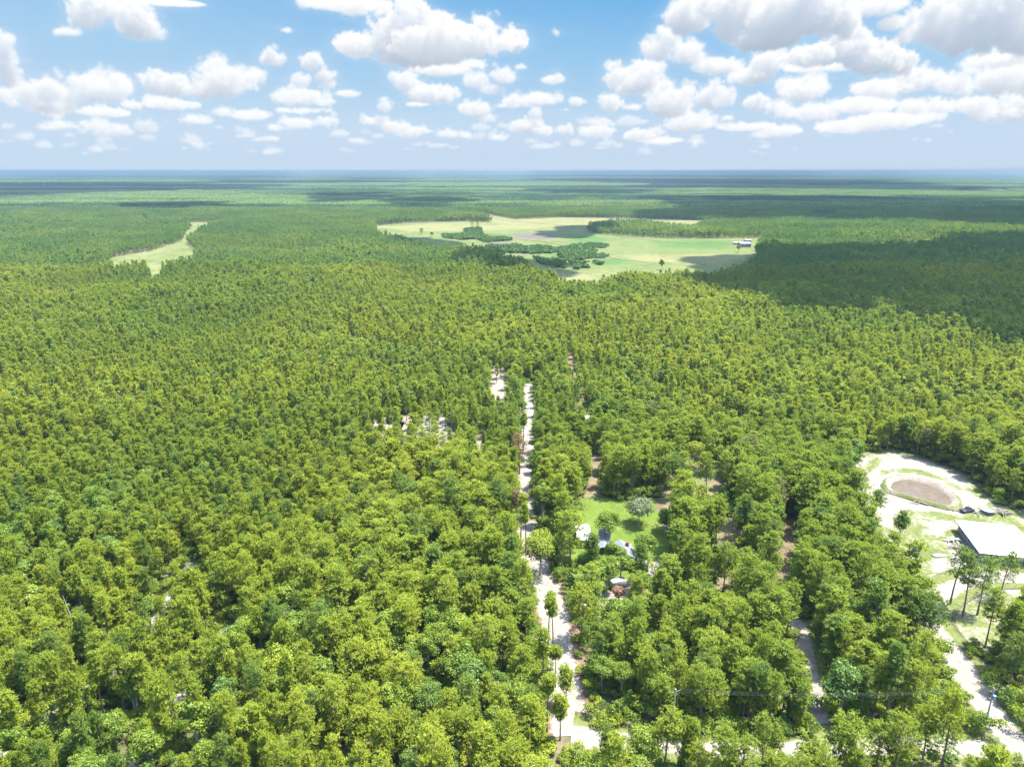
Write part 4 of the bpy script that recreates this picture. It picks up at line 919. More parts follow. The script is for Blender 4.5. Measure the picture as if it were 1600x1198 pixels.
solo("garden_tree", 'broad', 972, 858, 9, 2.4, 3, "leafy tree pressed against the near side of the grey roofed house", 'broad', 'snag', .55, 75)
solo("pine_tree", 'pine', 1003, 850, 13, 2.0, 5, "pine standing just right of the little outbuilding", 'pine', 'bark', .5, 76)
solo("garden_tree", 'broad', 935, 880, 9, 2.8, 3, "wide green tree below the carport", 'broad', 'snag', .65, 77)
G_ = "slender pines on the pond yard"
for px, py, H, Rm, cb, lab, sd_, dn in [
        (1372, 765, 12, 2.2, 7, "lone thin pine on the white sand left of the pond", 51, .7), (1412, 800, 11, 1.9, 6, "thin pine at the left margin of the yard below the pond", 52, .8),
        (1503, 852, 16, 2.2, 8, "first of the tall sparse pines in front of the large white roof", 53, .5), (1524, 868, 16, 1.8, 8, "second of the tall sparse pines in front of the large white roof", 54, .5),
        (1546, 872, 15, 2.4, 7, "third of the tall sparse pines in front of the large white roof", 55, .55), (1578, 862, 13, 3.0, 5, "thin wide crowned pine covering the near corner of the white roof", 56, .5),
        (1440, 925, 15, 2.6, 8, "tall dark trunked pine at the bend of the sandy driveway", 57, 1), (1462, 930, 16, 2.8, 8, "tall leaning pine on the right of the driveway bend", 58, 1)]:
    solo("pine_tree", 'pine', px, py, H, Rm, cb, lab, 'pine', 'bark', .5, sd_, G_, dn)
G_ = "slim pines beside the sand road"
for px, py, H, Rm, cb, lab, sd_, dn in [
        (886, 1042, 9, 1.3, 4, "slim sapling pine standing in the middle of the white sand road", 61, .6), (869, 1008, 10, .9, 7.5, "bare stemmed little pine with a round tuft left of the sand road", 62, 1),
        (858, 925, 15, 1.0, 11, "bare trunk with a small crown at the left verge of the road", 63, .5), (866, 935, 15, 1.0, 11, "second bare trunk with a small crown at the left verge", 64, .5),
        (850, 985, 14, 1.6, 8, "tall straight pine on the reddish left verge", 65, .8), (856, 1050, 14, 1.2, 10, "tall thin pine on the reddish verge near the crossing", 66, .6),
        (877, 1085, 10, 1.2, 5, "feathery small pine on the left of the road near the crossing", 67, .6), (818, 645, 15, 1.2, 10, "thin straight pine at the left of the road's far end", 68, .7),
        (814, 770, 15, 1.2, 9, "thin pine left of the road beyond the house", 69, .6), (822, 785, 15, 1.1, 9, "thin pine in the middle of the road strip beyond the house", 70, .5),
        (963, 1148, 13, 2.2, 5, "light crowned pine in front of the crossing's right arm", 71, .8)]:
    solo("pine_tree", 'pine', px, py, H, Rm, cb, lab, 'pine', 'bark', .6, sd_, G_, dn)
def snag(px, py, H, lean, label):
    p = gp(px, py, 0); mb = MB(); r = random.Random(px); tip = Vector((lean, r.uniform(-.5, .5), H))
    mb.tube([(0, 0, 0), tip * .5 + Vector((.1, 0, 0)), tip], [.16, .11, .04], 6)
    for k in range(7):
        q = .35 + .6 * k / 7; a = tip * q; an = r.uniform(0, 6.28); L_ = 1.8 * (1.1 - q)
        mb.tube([a, a + Vector((math.cos(an) * L_, math.sin(an) * L_, L_ * .5))], [.05, .02], 4)
    tag(mb.build("dead_tree", M['snag'], None, p), label, "dead tree")
snag(118, 985, 9, -1.4, "grey leaning dead trunk over the faint trail on the left"); snag(95, 1030, 7, -2.5, "grey fallen back trunk near the left trail")
snag(262, 1010, 8, .8, "pale bare trunk right of the left trail"); snag(355, 1068, 8, -.6, "pale bare trunk beside the second trail")
snag(1205, 735, 11, .5, "pale bare trunk in the wood left of the pond yard"); snag(610, 640, 10, .3, "grey bare trunk beyond the sand clearing")
# shrub belts and lone trees out on the pasture
def belt(name, polys, sp, seed, label, lib, hs):
    Ps = []
    for p in polys:
        a = np.array(p); x, y = np.meshgrid(np.arange(a[:, 0].min(), a[:, 0].max(), sp), np.arange(a[:, 1].min(), a[:, 1].max(), sp)); r = np.random.default_rng(seed)
        x = x.ravel() + r.uniform(-.5, .5, x.size) * sp; y = y.ravel() + r.uniform(-.5, .5, y.size) * sp; k = inside(x, y, p) & (vnoise(x, y, 30, 4) > .33); Ps.append(np.c_[x[k], y[k]])
    Q = np.concatenate(Ps); n = len(Q); r = np.random.default_rng(seed); s = r.uniform(.6, 1.1, n) * hs
    scatter(name, lib, np.c_[Q, np.zeros(n)], np.c_[s * 1.1, s * 1.1, s], r.uniform(0, 6.28, n), r.integers(NP_, NP_ + NB_, n) if lib is L2 else r.integers(0, 4, n), r.uniform(0, .35, n), label, "shrubs")
belt("pasture_shrubs", [gz(p) for p in ([(740, 372), (790, 369), (800, 376), (760, 379)], [(760, 385), (840, 384), (880, 392), (850, 398), (770, 394)], [(878, 388), (900, 385), (930, 393), (925, 404), (900, 408), (872, 402)],
     [(890, 410), (925, 408), (945, 414), (900, 422)], [(835, 404), (880, 408), (885, 420), (850, 416)], [(690, 368), (735, 366), (745, 374), (700, 376)])], 3.4, 3, "dark green scrub between the forest edge and the pasture", SC_, 1.1)
belt("pasture_shrubs", [gz(p) for p in ([(888, 382), (925, 380), (952, 383), (945, 388), (895, 387)], [(912, 399), (938, 397), (950, 400), (945, 404), (915, 404)], [(725, 358), (752, 356), (755, 368), (728, 369)])], 3.2, 4, "narrow strips of low scrub out on the pasture", SC_, .75)
SP = "single trees on the pasture"
for px, py, H, kd, lab in [(658, 357, 9, 'pine', "lone small tree near the left tip of the pasture"), (675, 362, 8, 'broad', "small tree right of the lone one at the pasture's left tip"), (1035, 404, 12, 'broad', "dark pointed tree at the near edge of the pasture"),
                           (1155, 382, 10, 'broad', "dark tree left of the white barn"), (738, 345, 15, 'pine', "taller tree at the front of the pasture clump"), (746, 346, 15, 'pine', "second taller tree at the front of the pasture clump")]:
    solo("pasture_tree", kd, px, py, H, 3.4, 2.5, lab, 'broad' if kd == 'broad' else 'pine', 'bark', .3, px, SP)
# ------------------------------------------------------------------ buildings
M['roof_white'] = simple("white_metal_roof", (0.30, 0.30, 0.305), .45, .5, var=.08, scale=.4)
M['roof_grey'] = simple("weathered_grey_roof", (0.125, 0.132, 0.142), .6, .4, var=.3, scale=.6)
M['wall_dark'] = simple("dark_grey_siding", (0.10, 0.105, 0.11), .8, var=.3)  # one dark grey shared by garage doors, pool wall, boards and wires
M['wall_pale'] = simple("pale_siding", (0.20, 0.195, 0.185), .8, var=.15)
M['wall_red'] = simple("red_brown_boards", (0.22, 0.06, 0.035), .8, var=.3)
M['glass'] = simple("dark_window_glass", (0.02, 0.025, 0.03), .08, .8, var=.1)
M['door'] = simple("grey_door", (0.16, 0.17, 0.18), .5, .4, var=.1)
M['wood'] = simple("weathered_boards", (0.13, 0.115, 0.095), .85, var=.35, scale=2)
M['metal'] = simple("galvanised_metal", (0.35, 0.36, 0.38), .4, .5, .6, var=.15)
M['black'] = simple("black_rubber", (0.015, 0.015, 0.016), .7, var=.2)
def gable_roof(mb, w, d, ez, rz_, over=.35, th=.14, axis='x', hipn=0, hipf=0):
    """sloped slabs over a w x d plan, ridge along axis"""
    hw, hd = w / 2 + over, d / 2 + over
    if axis == 'y':
        A, B = Vector((0, -hd + hipn, rz_)), Vector((0, hd - hipf, rz_)); c = [Vector((-hw, -hd, ez)), Vector((hw, -hd, ez)), Vector((hw, hd, ez)), Vector((-hw, hd, ez))]
        faces = [[c[3], c[0], A, B], [c[1], c[2], B, A]]
        if hipn: faces.append([c[0], c[1], A])
        if hipf: faces.append([c[2], c[3], B])
    else:
        A, B = Vector((-hw, 0, rz_)), Vector((hw, 0, rz_)); c = [Vector((-hw, -hd, ez)), Vector((hw, -hd, ez)), Vector((hw, hd, ez)), Vector((-hw, hd, ez))]
        faces = [[c[0], c[1], B, A], [c[2], c[3], A, B]]
    for f in faces:
        n = len(f); lo = [v - Vector((0, 0, th)) for v in f]; b = len(mb.V); mb.V += [tuple(v) for v in f + lo]
        mb.F.append(tuple(b + i for i in range(n))); mb.F.append(tuple(b + n + i for i in reversed(range(n))))
        for i in range(n): j = (i + 1) % n; mb.F.append((b + i, b + n + i, b + n + j, b + j))
def walls(w, d, h, ridge=None, axis='x'):
    mb = MB(); t = .15
    for c, s in (((0, -d / 2 + t / 2, h / 2), (w, t, h)), ((0, d / 2 - t / 2, h / 2), (w, t, h)), ((-w / 2 + t / 2, 0, h / 2), (t, d - 2 * t, h)), ((w / 2 - t / 2, 0, h / 2), (t, d - 2 * t, h))): mb.box(c, s)
    if ridge:
        if axis == 'x':
            for x in (-w / 2 + t / 2, w / 2 - t / 2): mb.add([(x - t / 2, -d / 2, h), (x - t / 2, d / 2, h), (x - t / 2, 0, ridge), (x + t / 2, -d / 2, h), (x + t / 2, d / 2, h), (x + t / 2, 0, ridge)], [(0, 2, 1), (3, 4, 5), (0, 3, 5, 2), (1, 2, 5, 4)])
        else:
            for y in (-d / 2 + t / 2, d / 2 - t / 2): mb.add([(-w / 2, y - t / 2, h), (w / 2, y - t / 2, h), (0, y - t / 2, ridge), (-w / 2, y + t / 2, h), (w / 2, y + t / 2, h), (0, y + t / 2, ridge)], [(0, 1, 2), (3, 5, 4), (0, 2, 5, 3), (1, 4, 5, 2)])
    return mb
def window(par, c, w, h, side):
    """side: 'n' near wall (-y), 'l' left wall (-x), 'r' right wall"""
    f = MB(); g = MB(); t = .08
    def pl(mb, off, ww, hh, th, dx=0, dz=0):
        if side == 'n': mb.box((c[0] + dx, c[1] - off, c[2] + dz), (ww, th, hh))
        else: mb.box((c[0] + (-off if side == 'l' else off), c[1] + dx, c[2] + dz), (th, ww, hh))
    for dx, dz, ww, hh in ((0, h / 2, w + t * 2, t), (0, -h / 2, w + t * 2, t), (-w / 2 - t / 2, 0, t, h - t), (w / 2 + t / 2, 0, t, h - t)): pl(f, .04, ww, hh, .08, dx, dz)
    pl(g, .015, w - .01, h - t - .01, .03)
    fo = f.build("window", M['roof_white'], par); g.build("pane", M['glass'], fo)
def door(par, c, w, h, mat='door'):
    m = MB(); m.box((c[0], c[1] - .03, c[2] + h / 2), (w, .06, h)); o = m.build("door", M[mat], par)
    k = MB(); k.box((c[0] + w * .38, c[1] - .09, c[2] + 1.0), (.05, .06, .14)); k.build("handle", M['metal'], o)
# large building with the white roof
A = gp(1497, 813, 3.1); B = gp(1585, 822, 3.1); Cn = gp(1532, 862, 3.1)
wd = (B - A).length - .7; dp = (Cn - A).length - .7; ang = math.atan2((B - A).y, (B - A).x)
ctr = (A + B) / 2 + (Cn - A) / 2; ctr.z = 0
e = tag(empty("workshop_building", ctr, ang), "large building under a bright white hipped metal roof in the sandy yard", "building")
walls(wd, dp, 3.0).build("wall", M['wall_pale'], e)
rb = MB(); gable_roof(rb, wd, dp, 3.1, 5.3, .9, .16, 'y', wd * .42, wd * .42); rf = rb.build("roof", M['roof_white'], e)
cap = MB(); cap.tube([(0, -dp / 2 + wd * .42, 5.34), (0, dp / 2 - wd * .42, 5.34)], .10, 6); cap.build("ridge_cap", M['roof_white'], rf)
for x in (-wd * .28, wd * .05, wd * .34):
    m = MB(); m.box((x, -dp / 2 - .03, 1.3), (wd * .24, .06, 2.6)); m.build("garage_door", M['wall_dark'], e)
for y in (-dp * .3, 0, dp * .3): window(e, (-wd / 2, y, 1.7), 1.4, 1.0, 'l')
# small white shed on the lawn
c0 = (gp(899, 819, 2.6) + gp(918, 818, 2.6)) / 2; c1 = (gp(903, 843, 2.6) + gp(923, 842, 2.6)) / 2
wd = (gp(918, 818, 2.6) - gp(899, 819, 2.6)).length; dp = (c0 - c1).length; ang = math.atan2((c0 - c1).y, (c0 - c1).x) - math.pi / 2; ctr = (c0 + c1) / 2; ctr.z = 0
e = tag(empty("shed", ctr, ang), "small white roofed shed with a reddish end wall at the left corner of the lawn", "shed")
walls(wd, dp, 2.5, 3.5, 'x').build("wall", M['wall_red'], e)
rb = MB(); gable_roof(rb, wd, dp, 2.55, 3.6, .25, .1, 'x'); rb.build("roof", M['roof_white'], e)
for k, (px, py) in enumerate([(0, -dp * .25)]):
    m = MB(); m.box((wd * .1, py, 3.22), (.5, .5, .25)); m.build("roof_vent", M['roof_grey'], e)
door(e, (0, -dp / 2, 0), 1.0, 2.0); window(e, (-wd / 2, 0, 1.5), .9, .8, 'l')
# grey roofed house of several wings
hc = gp(975, 862, 3.0)
e = tag(empty("house", (hc.x, hc.y, 0), .12), "low house with weathered grey metal roofs half hidden by trees below the lawn", "house")
w1 = walls(5.6, 7.6, 2.8, 4.3, 'y'); w1.build("wall", M['wall_pale'], e); rb = MB(); gable_roof(rb, 5.6, 7.6, 2.85, 4.4, .4, .12, 'y'); r1 = rb.build("roof", M['roof_grey'], e)
m = MB(); m.box((1.2, 1.5, 4.4), (.7, .7, 1.2)); m.build("chimney", M['wall_red'], r1)
m = MB(); m.box((-4.4, -3.2, 1.25), (3.0, 4.0, 2.5)); m.build("wall", M['wall_pale'], e)
rb = MB(); gable_roof(rb, 3.0, 4.0, 2.55, 3.2, .35, .1, 'y'); q = rb.build("roof", M['roof_grey'], e); q.location = (-4.4, -3.2, 0)
door(e, (-.8, -3.8, 0), .95, 2.05); window(e, (1.6, -3.8, 1.5), 1.3, 1.1, 'n'); window(e, (-2.8, 1.5, 1.5), 1.3, 1.1, 'l')
hc = gp(996, 873, 2.6)
e = tag(empty("outbuilding", (hc.x, hc.y, 0), .3), "small outbuilding with half white half grey roof right of the grey roofed house", "shed")
walls(3.4, 6.0, 2.4, 3.1, 'y').build("wall", M['wall_pale'], e); rb = MB(); gable_roof(rb, 3.4, 6.0, 2.45, 3.2, .25, .1, 'y'); rb.build("roof", M['roof_white'], e); door(e, (0, -3.0, 0), .9, 2.0)
hc = gp(944, 842, 2.4)
e = tag(empty("carport", (hc.x, hc.y, 0), -.15), "long narrow carport with grey metal roof left of the grey roofed house", "carport")
rb = MB(); gable_roof(rb, 3.2, 11.0, 2.5, 3.1, .1, .08, 'y'); rb.build("roof", M['roof_grey'], e)
for x in (-1.5, 1.5):
    for y in (-5.2, -1.7, 1.7, 5.2): m = MB(); m.tube([(x, y, 0), (x, y, 2.5)], .06, 6); m.build("post", M['metal'], e)
hc = gp(966, 910, 1.4)
e = tag(empty("camper_trailer", (hc.x, hc.y, 0), .4), "small white rounded camper in the trees below the grey roofed house", "camper")
def loft(secs, n=20, close=True):
    V = []; F = []
    for (x, w, z0, z1, rr) in secs:
        for k in range(n):
            t = 2 * math.pi * k / n; cx = math.copysign(abs(math.cos(t)) ** rr, math.cos(t)); cz = math.copysign(abs(math.sin(t)) ** rr, math.sin(t))
            V.append((x, cx * w / 2, (z0 + z1) / 2 + cz * (z1 - z0) / 2))
    for i in range(len(secs) - 1):
        for k in range(n): F.append((i * n + k, i * n + (k + 1) % n, (i + 1) * n + (k + 1) % n, (i + 1) * n + k))
    F.append(tuple(range(n))[::-1]); F.append(tuple((len(secs) - 1) * n + k for k in range(n))); return V, F
m = MB(); m.add(*loft([(-2.1, 1.3, .9, 1.9, .5), (-1.9, 1.9, .5, 2.4, .4), (0, 2.0, .45, 2.6, .4), (1.7, 1.9, .5, 2.4, .4), (2.0, 1.4, .8, 1.9, .5)])); bo = m.build("body", M['roof_white'], e, smooth=True)
def wheel(par, c, r_=.33, w=.2):
    m = MB(); m.tube([(c[0], c[1] - w / 2, c[2]), (c[0], c[1] + w / 2, c[2])], r_, 14); t_ = m.build("wheel", M['black'], par)
    m = MB(); m.tube([(c[0], c[1] - w / 2 - .01, c[2]), (c[0], c[1] + w / 2 + .01, c[2])], r_ * .55, 10); m.build("rim", M['metal'], t_)
for y in (-.85, .85): wheel(e, (0, y, .33))
m = MB(); m.tube([(2.0, 0, .5), (3.1, 0, .45)], .06, 6); m.build("tow_bar", M['metal'], e)
# roofs seen through the wood further off
def cabin(px, py, w, d, h, rz_, label, roof='roof_white', wall='wall_pale', axis='x', name="cabin", cat="house", rise=.9):
    p = gp(px, py, h); e = tag(empty(name, (p.x, p.y, 0), rz_), label, cat)
    walls(w, d, h, h + rise * .93, axis).build("wall", M[wall], e); rb = MB(); gable_roof(rb, w, d, h + .05, h + rise, .3, .12, axis); rb.build("roof", M[roof], e)
    door(e, (w * .1, -d / 2, 0), 1.0, min(2.05, h * .8)); window(e, (-w * .28, -d / 2, h * .55), min(1.4, w * .15), h * .35, 'n'); window(e, (w * .33, -d / 2, h * .55), min(1.4, w * .15), h * .35, 'n')
    return e
HID = []
for a in [(1136, 660, 12, 4.2, 2.7, .05, "long narrow white roofed cabin in the wood behind the glade"), (908, 652, 6.5, 4.0, 2.6, 0, "small white roofed cabin in the wood right of the sand road's far end")]: HID.append(cabin(*a))
cabin(1163, 380, 15, 11, 5, .1, "white barn at the right end of the pasture", name="barn", cat="barn", rise=1.6)
cabin(1168, 375, 9, 6, 4, .1, "lower white shed right behind the pasture barn", name="barn", cat="barn")
cabin(1150, 379, 7, 3.2, 2.6, .0, "small white trailer left of the pasture barn", name="trailer_home", cat="trailer")
for a in [(1280, 337, 30, 12, 5, .05, "long white roofed building in the dark forest right of the pasture"), (1297, 338, 11, 8, 4, .05, "small white roof right of the long one in the dark forest"),
          (567, 292, 78, 30, 9, .02, "pale low building far off, left of two near the horizon"), (636, 292, 72, 30, 9, .03, "pale low building far off, right of two near the horizon"),
          (866, 305, 26, 16, 8, 0, "small pale building far off beside a dark clump"), (975, 269, 260, 90, 22, 0, "tiny white building on the horizon right of centre")]:
    cabin(*a, name="far_building", cat="building", rise=a[4] * .25)
# ------------------------------------------------------------------ vehicles and yard things
def car(px, py, rz_, col, label, pickup=False, name="parked_car"):
    p = gp(px, py, .6); e = tag(empty(name, (p.x, p.y, .06), rz_), label, "car"); mt = simple(name + "_paint", col, .25, .6, var=.08)
    b = MB(); b.add(*loft([(-2.25, 1.5, .45, .85, .3), (-2.1, 1.75, .35, .98, .25), (-1.2, 1.82, .3, 1.0, .22), (1.0, 1.82, .3, 1.0, .22), (1.9, 1.75, .33, .92, .25), (2.25, 1.45, .42, .78, .3)])); bo = b.build("body", mt, e, smooth=True)
    g = MB(); x0, x1 = (-.3, 1.1) if pickup else (-1.5, 1.1); zz = 1.55
    V = [(x0 - .15, -.78, .96), (x1 + .35, -.78, .96), (x1 + .35, .78, .96), (x0 - .15, .78, .96), (x0 + .2, -.62, zz), (x1 - .25, -.62, zz), (x1 - .25, .62, zz), (x0 + .2, .62, zz)]
    g.add(V, [(0, 1, 5, 4), (1, 2, 6, 5), (2, 3, 7, 6), (3, 0, 4, 7)]); g.build("window", M['glass'], e)
    t = MB(); t.box(((x0 + x1) / 2 - .02, 0, zz + .02), (x1 - x0 - .4, 1.26, .05)); t.build("roof", mt, e)
    if pickup: m = MB(); m.box((-1.35, 0, .99), (1.5, 1.45, .03)); m.build("cargo_bed", M['black'], e)
    for x in (-1.4, 1.4):
        for y in (-.82, .82): wheel(e, (x, y, .33))
    for y in (-.6, .6): m = MB(); m.box((2.2, y, .68), (.08, .3, .14)); m.build("headlight", M['roof_white'], e)
car(1431, 859, .9, (0.02, 0.035, 0.09), "dark blue car parked against the trees at the left edge of the yard")
car(1511, 797, .2, (0.03, 0.03, 0.035), "black pickup parked between the pond and the round dark pool", True, "parked_pickup")
car(1604, 945, 1.2, (0.25, 0.02, 0.03), "dark red vehicle at the right edge of the photo below the white roof")
p = gp(1543, 798, .8); e = tag(empty("round_pool", (p.x, p.y, .06)), "dark round drum shaped pool with grey cover near the wood edge", "pool")
m = MB(); m.tube([(0, 0, 0), (0, 0, 1.15)], 1.85, 28, cap=False); m.build("side_wall", M['wall_dark'], e)
m = MB(); m.tube([(0, 0, 1.05), (0, 0, 1.10)], 1.80, 28); m.build("cover", M['roof_grey'], e)
m = MB(); m.tube([(1.88 * math.cos(a), 1.88 * math.sin(a), 1.18) for a in np.linspace(0, 2 * math.pi, 33)], .07, 6); m.build("rim", M['metal'], e)
p = gp(1468, 867, .3); e = tag(empty("upturned_boat", (p.x, p.y, .06), .1), "small white upturned boat lying on the grass left of the large white roof", "boat")
m = MB(); m.add(*loft([(-1.9, 1.1, -.2, .35, .7), (-1.2, 1.45, -.3, .5, .75), (.2, 1.5, -.3, .55, .8), (1.3, 1.1, -.3, .5, .9), (2.0, .15, -.1, .3, 1)])); m.build("hull", M['roof_white'], e, smooth=True)
m = MB(); m.box((0, 0, .57), (3.0, .08, .08)); m.build("keel", M['wood'], e)
def pile(px, py, n, L_, label, mat='wood', seed=1, name="plank_pile", rz_=None):
    p = gp(px, py, 0); r = random.Random(seed); mb = MB()
    for k in range(n):
        a = (r.uniform(-.4, .4) if rz_ is None else rz_ + r.uniform(-.15, .15)) + (0 if k % 3 else 1.2); x, y = r.uniform(-1.2, 1.2), r.uniform(-1, 1); z = .08 + .1 * (k // 3)
        mb.box((x, y, z), (L_ * r.uniform(.6, 1.1), r.uniform(.15, .35), .07 + .002 * k), a)
    tag(mb.build(name, M[mat], None, (p.x, p.y, .3)), label, "pile")
pile(1486, 845, 14, 3.0, "heap of pale boards and scrap left of the white roof", 'roof_white', 2, "scrap_pile"); pile(1497, 857, 16, 3.6, "heap of brown boards beside the shaded wall of the white roofed building", 'wood', 3)
pile(1437, 787, 7, 5.0, "grey planks laid as a ramp at the pond's near bank", 'wood', 4, "plank_ramp", -.8); pile(1493, 796, 6, 2.5, "dark boards near the right end of the pond", 'wall_dark', 5)
pile(1530, 803, 6, 4.5, "low grey boards left of the round dark pool", 'wood', 6); pile(1085, 716, 26, 5.0, "grey rubble heap at the back of the glade", 'roof_grey', 7, "rubble_heap"); pile(1100, 718, 16, 4.0, "second grey rubble heap at the back of the glade, right of the larger one", 'roof_grey', 8, "rubble_heap")
pile(1568, 802, 18, 4.5, "grey brush heap right of the round dark pool", 'wood', 9, "brush_heap"); pile(1557, 776, 12, 3.5, "brown brush heap at the wood edge above the round dark pool", 'wood', 10, "brush_heap")
pile(1500, 875, 10, 3.0, "pale scrap boards in front of the white roofed building", 'roof_white', 12, "scrap_pile")
# utility poles and wires along the crossing road
def pole(p, label, trans=True):
    e = tag(empty("utility_pole", p, .35), label, "utility pole", "utility poles along the cross road")
    m = MB(); m.tube([(0, 0, 0), (0, 0, 10.5)], [.17, .11], 8); m.build("pole", M['snag'], e)
    m = MB(); m.box((0, 0, 9.9), (2.2, .12, .14)); c = m.build("crossarm", M['wood'], e)
    for x in (-1.0, 0, 1.0): m = MB(); m.tube([(x, 0, 9.98), (x, 0, 10.2)], [.07, .04], 8); m.build("insulator", M['wall_pale'], c)
    if trans: m = MB(); m.tube([(.05, -.38, 8.2), (.05, -.38, 8.25), (.05, -.38, 9.1), (.05, -.38, 9.15)], [.12, .26, .26, .12], 12); m.build("transformer", simple("blue_grey_enamel", (0.20, 0.30, 0.48), .4), e)
    return e
P1 = gp(1536, 1148); P0 = gp(1050, 1150); P2 = gp(1760, 1160)
pole(P1, "grey utility pole with a blue grey transformer beside the driveway junction"); pole(P0, "utility pole rising from the wood left along the cross road", False); pole(P2, "utility pole beyond the right edge of the photo", False)
for i, x in enumerate((-1.0, 0, 1.0)):
    for a, b, nm in ((P0, P1, "left"), (P1, P2, "right")):
        o_ = Vector((math.cos(.35) * x, math.sin(.35) * x, 10.2)); m = MB(); pts = [a + o_ + (b - a) * t + Vector((0, 0, -1.1 * 4 * t * (1 - t))) for t in np.linspace(0, 1, 17)]; m.tube(pts, .010, 4)
        tag(m.build("power_wire", M['wall_dark']), "thin grey wire running %s from the pole at the driveway junction" % nm, "wire", "wires between the utility poles")
def pylon(px, py, H, label):
    p = gp(px, py); e = tag(empty("transmission_tower", p), label, "pylon", "pylons near the horizon"); m = MB()
    for sx_ in (-1, 1):
        for sy_ in (-1, 1): m.tube([(sx_ * 3.5, sy_ * 3.5, 0), (sx_ * .9, sy_ * .9, H * .7), (sx_ * .5, sy_ * .5, H)], .3, 4)
    for k in range(7):
        z = H * .1 * k; q = 3.5 - 2.6 * (z / (H * .7)); m.box((0, -q, z + 1), (q * 2, .25, .25)); m.box((0, q, z + 1), (q * 2, .25, .25))
    m.build("mast", M['metal'], e)
    for z in (.72, .84, .96): c = MB(); c.box((0, 0, H * z), (12, .6, .7)); c.build("crossarm", M['metal'], e)
pylon(70, 293, 48, "left pylon beside the pale cleared strip"); pylon(88, 285, 48, "right pylon beside the pale cleared strip")
# ------------------------------------------------------------------ unseen cumulus shaped to their shadows on the forest, far ones raised out of view
mc, nt, N, L = new_mat("cloud_vapour")
d = N.new("ShaderNodeBsdfDiffuse"); d.inputs[0].default_value = (.92, .92, .92, 1); t = N.new("ShaderNodeBsdfTranslucent"); t.inputs[0].default_value = (.9, .92, .95, 1)
mx = N.new("ShaderNodeMixShader"); mx.inputs[0].default_value = .5; L.new(d.outputs[0], mx.inputs[1]); L.new(t.outputs[0], mx.inputs[2])
lw = N.new("ShaderNodeLayerWeight"); lw.inputs[0].default_value = .5
nf = noise(nt, wpos(nt), 1 / 45., 4, .65)
tr = N.new("ShaderNodeBsdfTransparent"); m2 = N.new("ShaderNodeMixShader")
al = mathn(nt, 'MULTIPLY', mathn(nt, 'SUBTRACT', mathn(nt, 'ADD', mathn(nt, 'SUBTRACT', 1.0, lw.outputs["Facing"]), mathn(nt, 'MULTIPLY', nf, .9)), .62), 1.7, True)
L.new(al, m2.inputs[0]); L.new(tr.outputs[0], m2.inputs[1]); L.new(mx.outputs[0], m2.inputs[2])
o = N.new("ShaderNodeOutputMaterial"); L.new(m2.outputs[0], o.inputs[0])
def ico(sub):
    bm = bmesh.new(); bmesh.ops.create_icosphere(bm, subdivisions=sub, radius=1); V = np.array([v.co[:] for v in bm.verts]); F = np.array([[v.index for v in f.verts] for f in bm.faces]); bm.free(); return V, F
ICO = ico(3)
def cloud(pts, alt, rad, label, seed):
    """heaps of vapour above the ground outline pts (given where their shadow falls)"""
    poly = gz(pts) if len(pts[0]) <= 3 else pts; a = np.array(poly); r = np.random.default_rng(seed)
    off = np.array((sun_dir.x, sun_dir.y)) / sun_dir.z * (alt - 12)
    sp = rad * .72; gx, gy = np.meshgrid(np.arange(a[:, 0].min(), a[:, 0].max() + sp, sp), np.arange(a[:, 1].min(), a[:, 1].max() + sp, sp)); x = gx.ravel() + r.uniform(-.35, .35, gx.size) * sp; y = gy.ravel() + r.uniform(-.35, .35, gy.size) * sp
    k = inside(x, y, poly); x, y = x[k], y[k]
    dd = dist_line(x, y, list(poly) + [poly[0]]) / rad; k = dd * .5 + 1.5 * vnoise(x, y, rad * 2.2, seed, 2) > .80; x, y = x[k], y[k]
    if len(x) == 0: x, y = np.array([a[:, 0].mean()]), np.array([a[:, 1].mean()])
    Vs = []; Fs = []; b = 0
    for i in range(len(x)):
        s = rad * r.uniform(.65, 1.15); V = ICO[0].copy(); V *= (1 + .22 * (vnoise(V[:, 0] * 2 + i * 7, V[:, 1] * 2 + V[:, 2] * 1.7, .9, seed, 3) - .5) * 2)[:, None]
        V = V * np.array((s, s, s * .45)); V[:, 2] = np.maximum(V[:, 2], -s * .18); V += np.array((x[i] + off[0], y[i] + off[1], alt + s * .2)); Vs.append(V); Fs.append(ICO[1] + b); b += len(V)
    o = put("shadow_cumulus", mesh_np("shadow_cumulus", np.concatenate(Vs), np.concatenate(Fs), mc, smooth=True)); tag(o, label, "cloud", "clouds overhead", kind="stuff")
cloud([(1092, 452), (1100, 415), (1135, 402), (1215, 398), (1300, 400), (1420, 396), (1600, 392), (1760, 392), (1800, 560), (1600, 545), (1500, 520), (1400, 503), (1290, 500), (1230, 478), (1150, 462)], 900, 42, "cumulus shading the dark wood right of the pasture", 1)
cloud([(1440, 378), (1760, 362), (1760, 398), (1560, 394), (1480, 392)], 900, 42, "cumulus shading the far right wood", 2)
cloud([(1040, 315), (1180, 311), (1300, 311), (1450, 316), (1750, 330), (1750, 366), (1480, 352), (1300, 346), (1230, 350), (1150, 345), (1060, 340)], 1500, 110, "cumulus shading the band of forest beyond the pasture", 3)
cloud([(830, 281), (1100, 281), (1380, 285), (1430, 293), (1500, 301), (1330, 299), (1080, 297), (1000, 293)], 2600, 330, "unseen cumulus added high up to shade the long dark band near the horizon on the right", 4)
cloud([(-150, 291), (70, 289), (300, 291), (470, 294), (380, 299), (250, 304), (120, 306), (-150, 314)], 2300, 220, "unseen cumulus added high up to shade the long dark band on the left", 5)
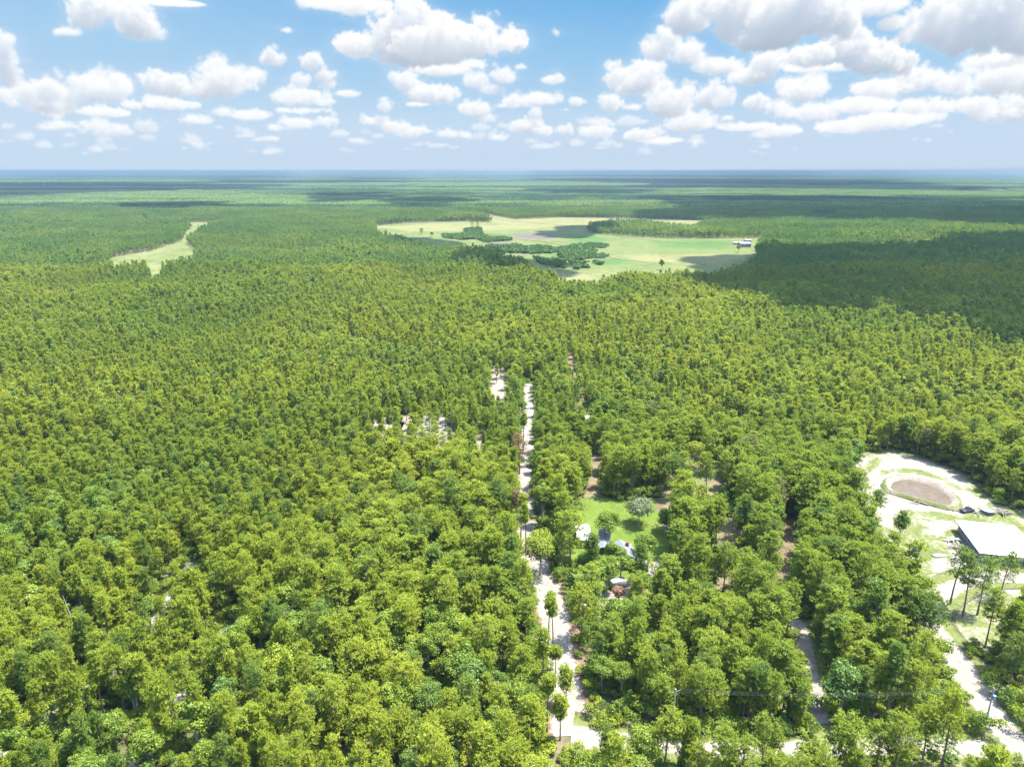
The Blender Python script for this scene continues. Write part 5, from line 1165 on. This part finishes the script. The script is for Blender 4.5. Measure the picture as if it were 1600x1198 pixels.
cloud([(605, 372), (680, 372), (740, 382), (735, 394), (640, 386)], 900, 26, "small cumulus shading the forest edge left of the pasture", 6)
cloud([(712, 414), (745, 400), (800, 402), (860, 412), (888, 432), (830, 434), (740, 428)], 900, 26, "small cumulus shading the forest in front of the pasture", 7)
cloud([(490, 309), (590, 307), (600, 317), (500, 324)], 1500, 80, "small cumulus shading a patch beyond the left pasture", 8)
cloud([(200, 322), (350, 324), (352, 331), (220, 332)], 1200, 60, "small cumulus shading a strip on the left", 9)
cloud([(870, 353), (935, 352), (960, 362), (900, 372), (850, 366)], 900, 22, "thin cumulus over the middle of the pasture", 10)
cloud([(560, 280), (640, 280), (650, 283), (560, 283.5)], 2600, 260, "unseen cumulus added high up to shade a streak at the horizon", 11)
cloud([(330, 284), (560, 284), (640, 287), (500, 289), (340, 288)], 2600, 190, "thin unseen cumulus added high up to shade a line of far forest left of centre", 12)
cloud([(820, 299), (1010, 299), (1060, 303), (960, 307), (840, 304)], 2300, 130, "unseen cumulus added high up to shade a strip of forest behind the pasture", 13)
cloud([(60, 276.5), (420, 276.5), (420, 278.5), (60, 278.5)], 3800, 500, "unseen cumulus bank added high up to shade the far left horizon", 14)
cloud([(700, 275.5), (1250, 276), (1250, 278), (700, 277.5)], 3800, 560, "unseen cumulus bank added high up to shade the far right horizon", 15)
cloud([(600, 316), (700, 314), (730, 322), (640, 328)], 1500, 60, "small cumulus shading a patch above the pasture's left tip", 16)
# ------------------------------------------------------------------ the air between
mh, nt, N, L = new_mat("haze")
pv = N.new("ShaderNodeVolumePrincipled"); pv.inputs["Color"].default_value = (0.215, 0.315, 0.385, 1); pv.inputs["Density"].default_value = 1.25e-4; pv.inputs["Anisotropy"].default_value = 0.2
oo = N.new("ShaderNodeOutputMaterial"); L.new(pv.outputs[0], oo.inputs["Volume"])
hb = MB(); hb.box((0, 0, 0), (66000, 66000, 106)); h = hb.build("haze", mh, loc=(0, 0, 52)); tag(h, "thin pale blue haze over the forest", "haze", kind="stuff")
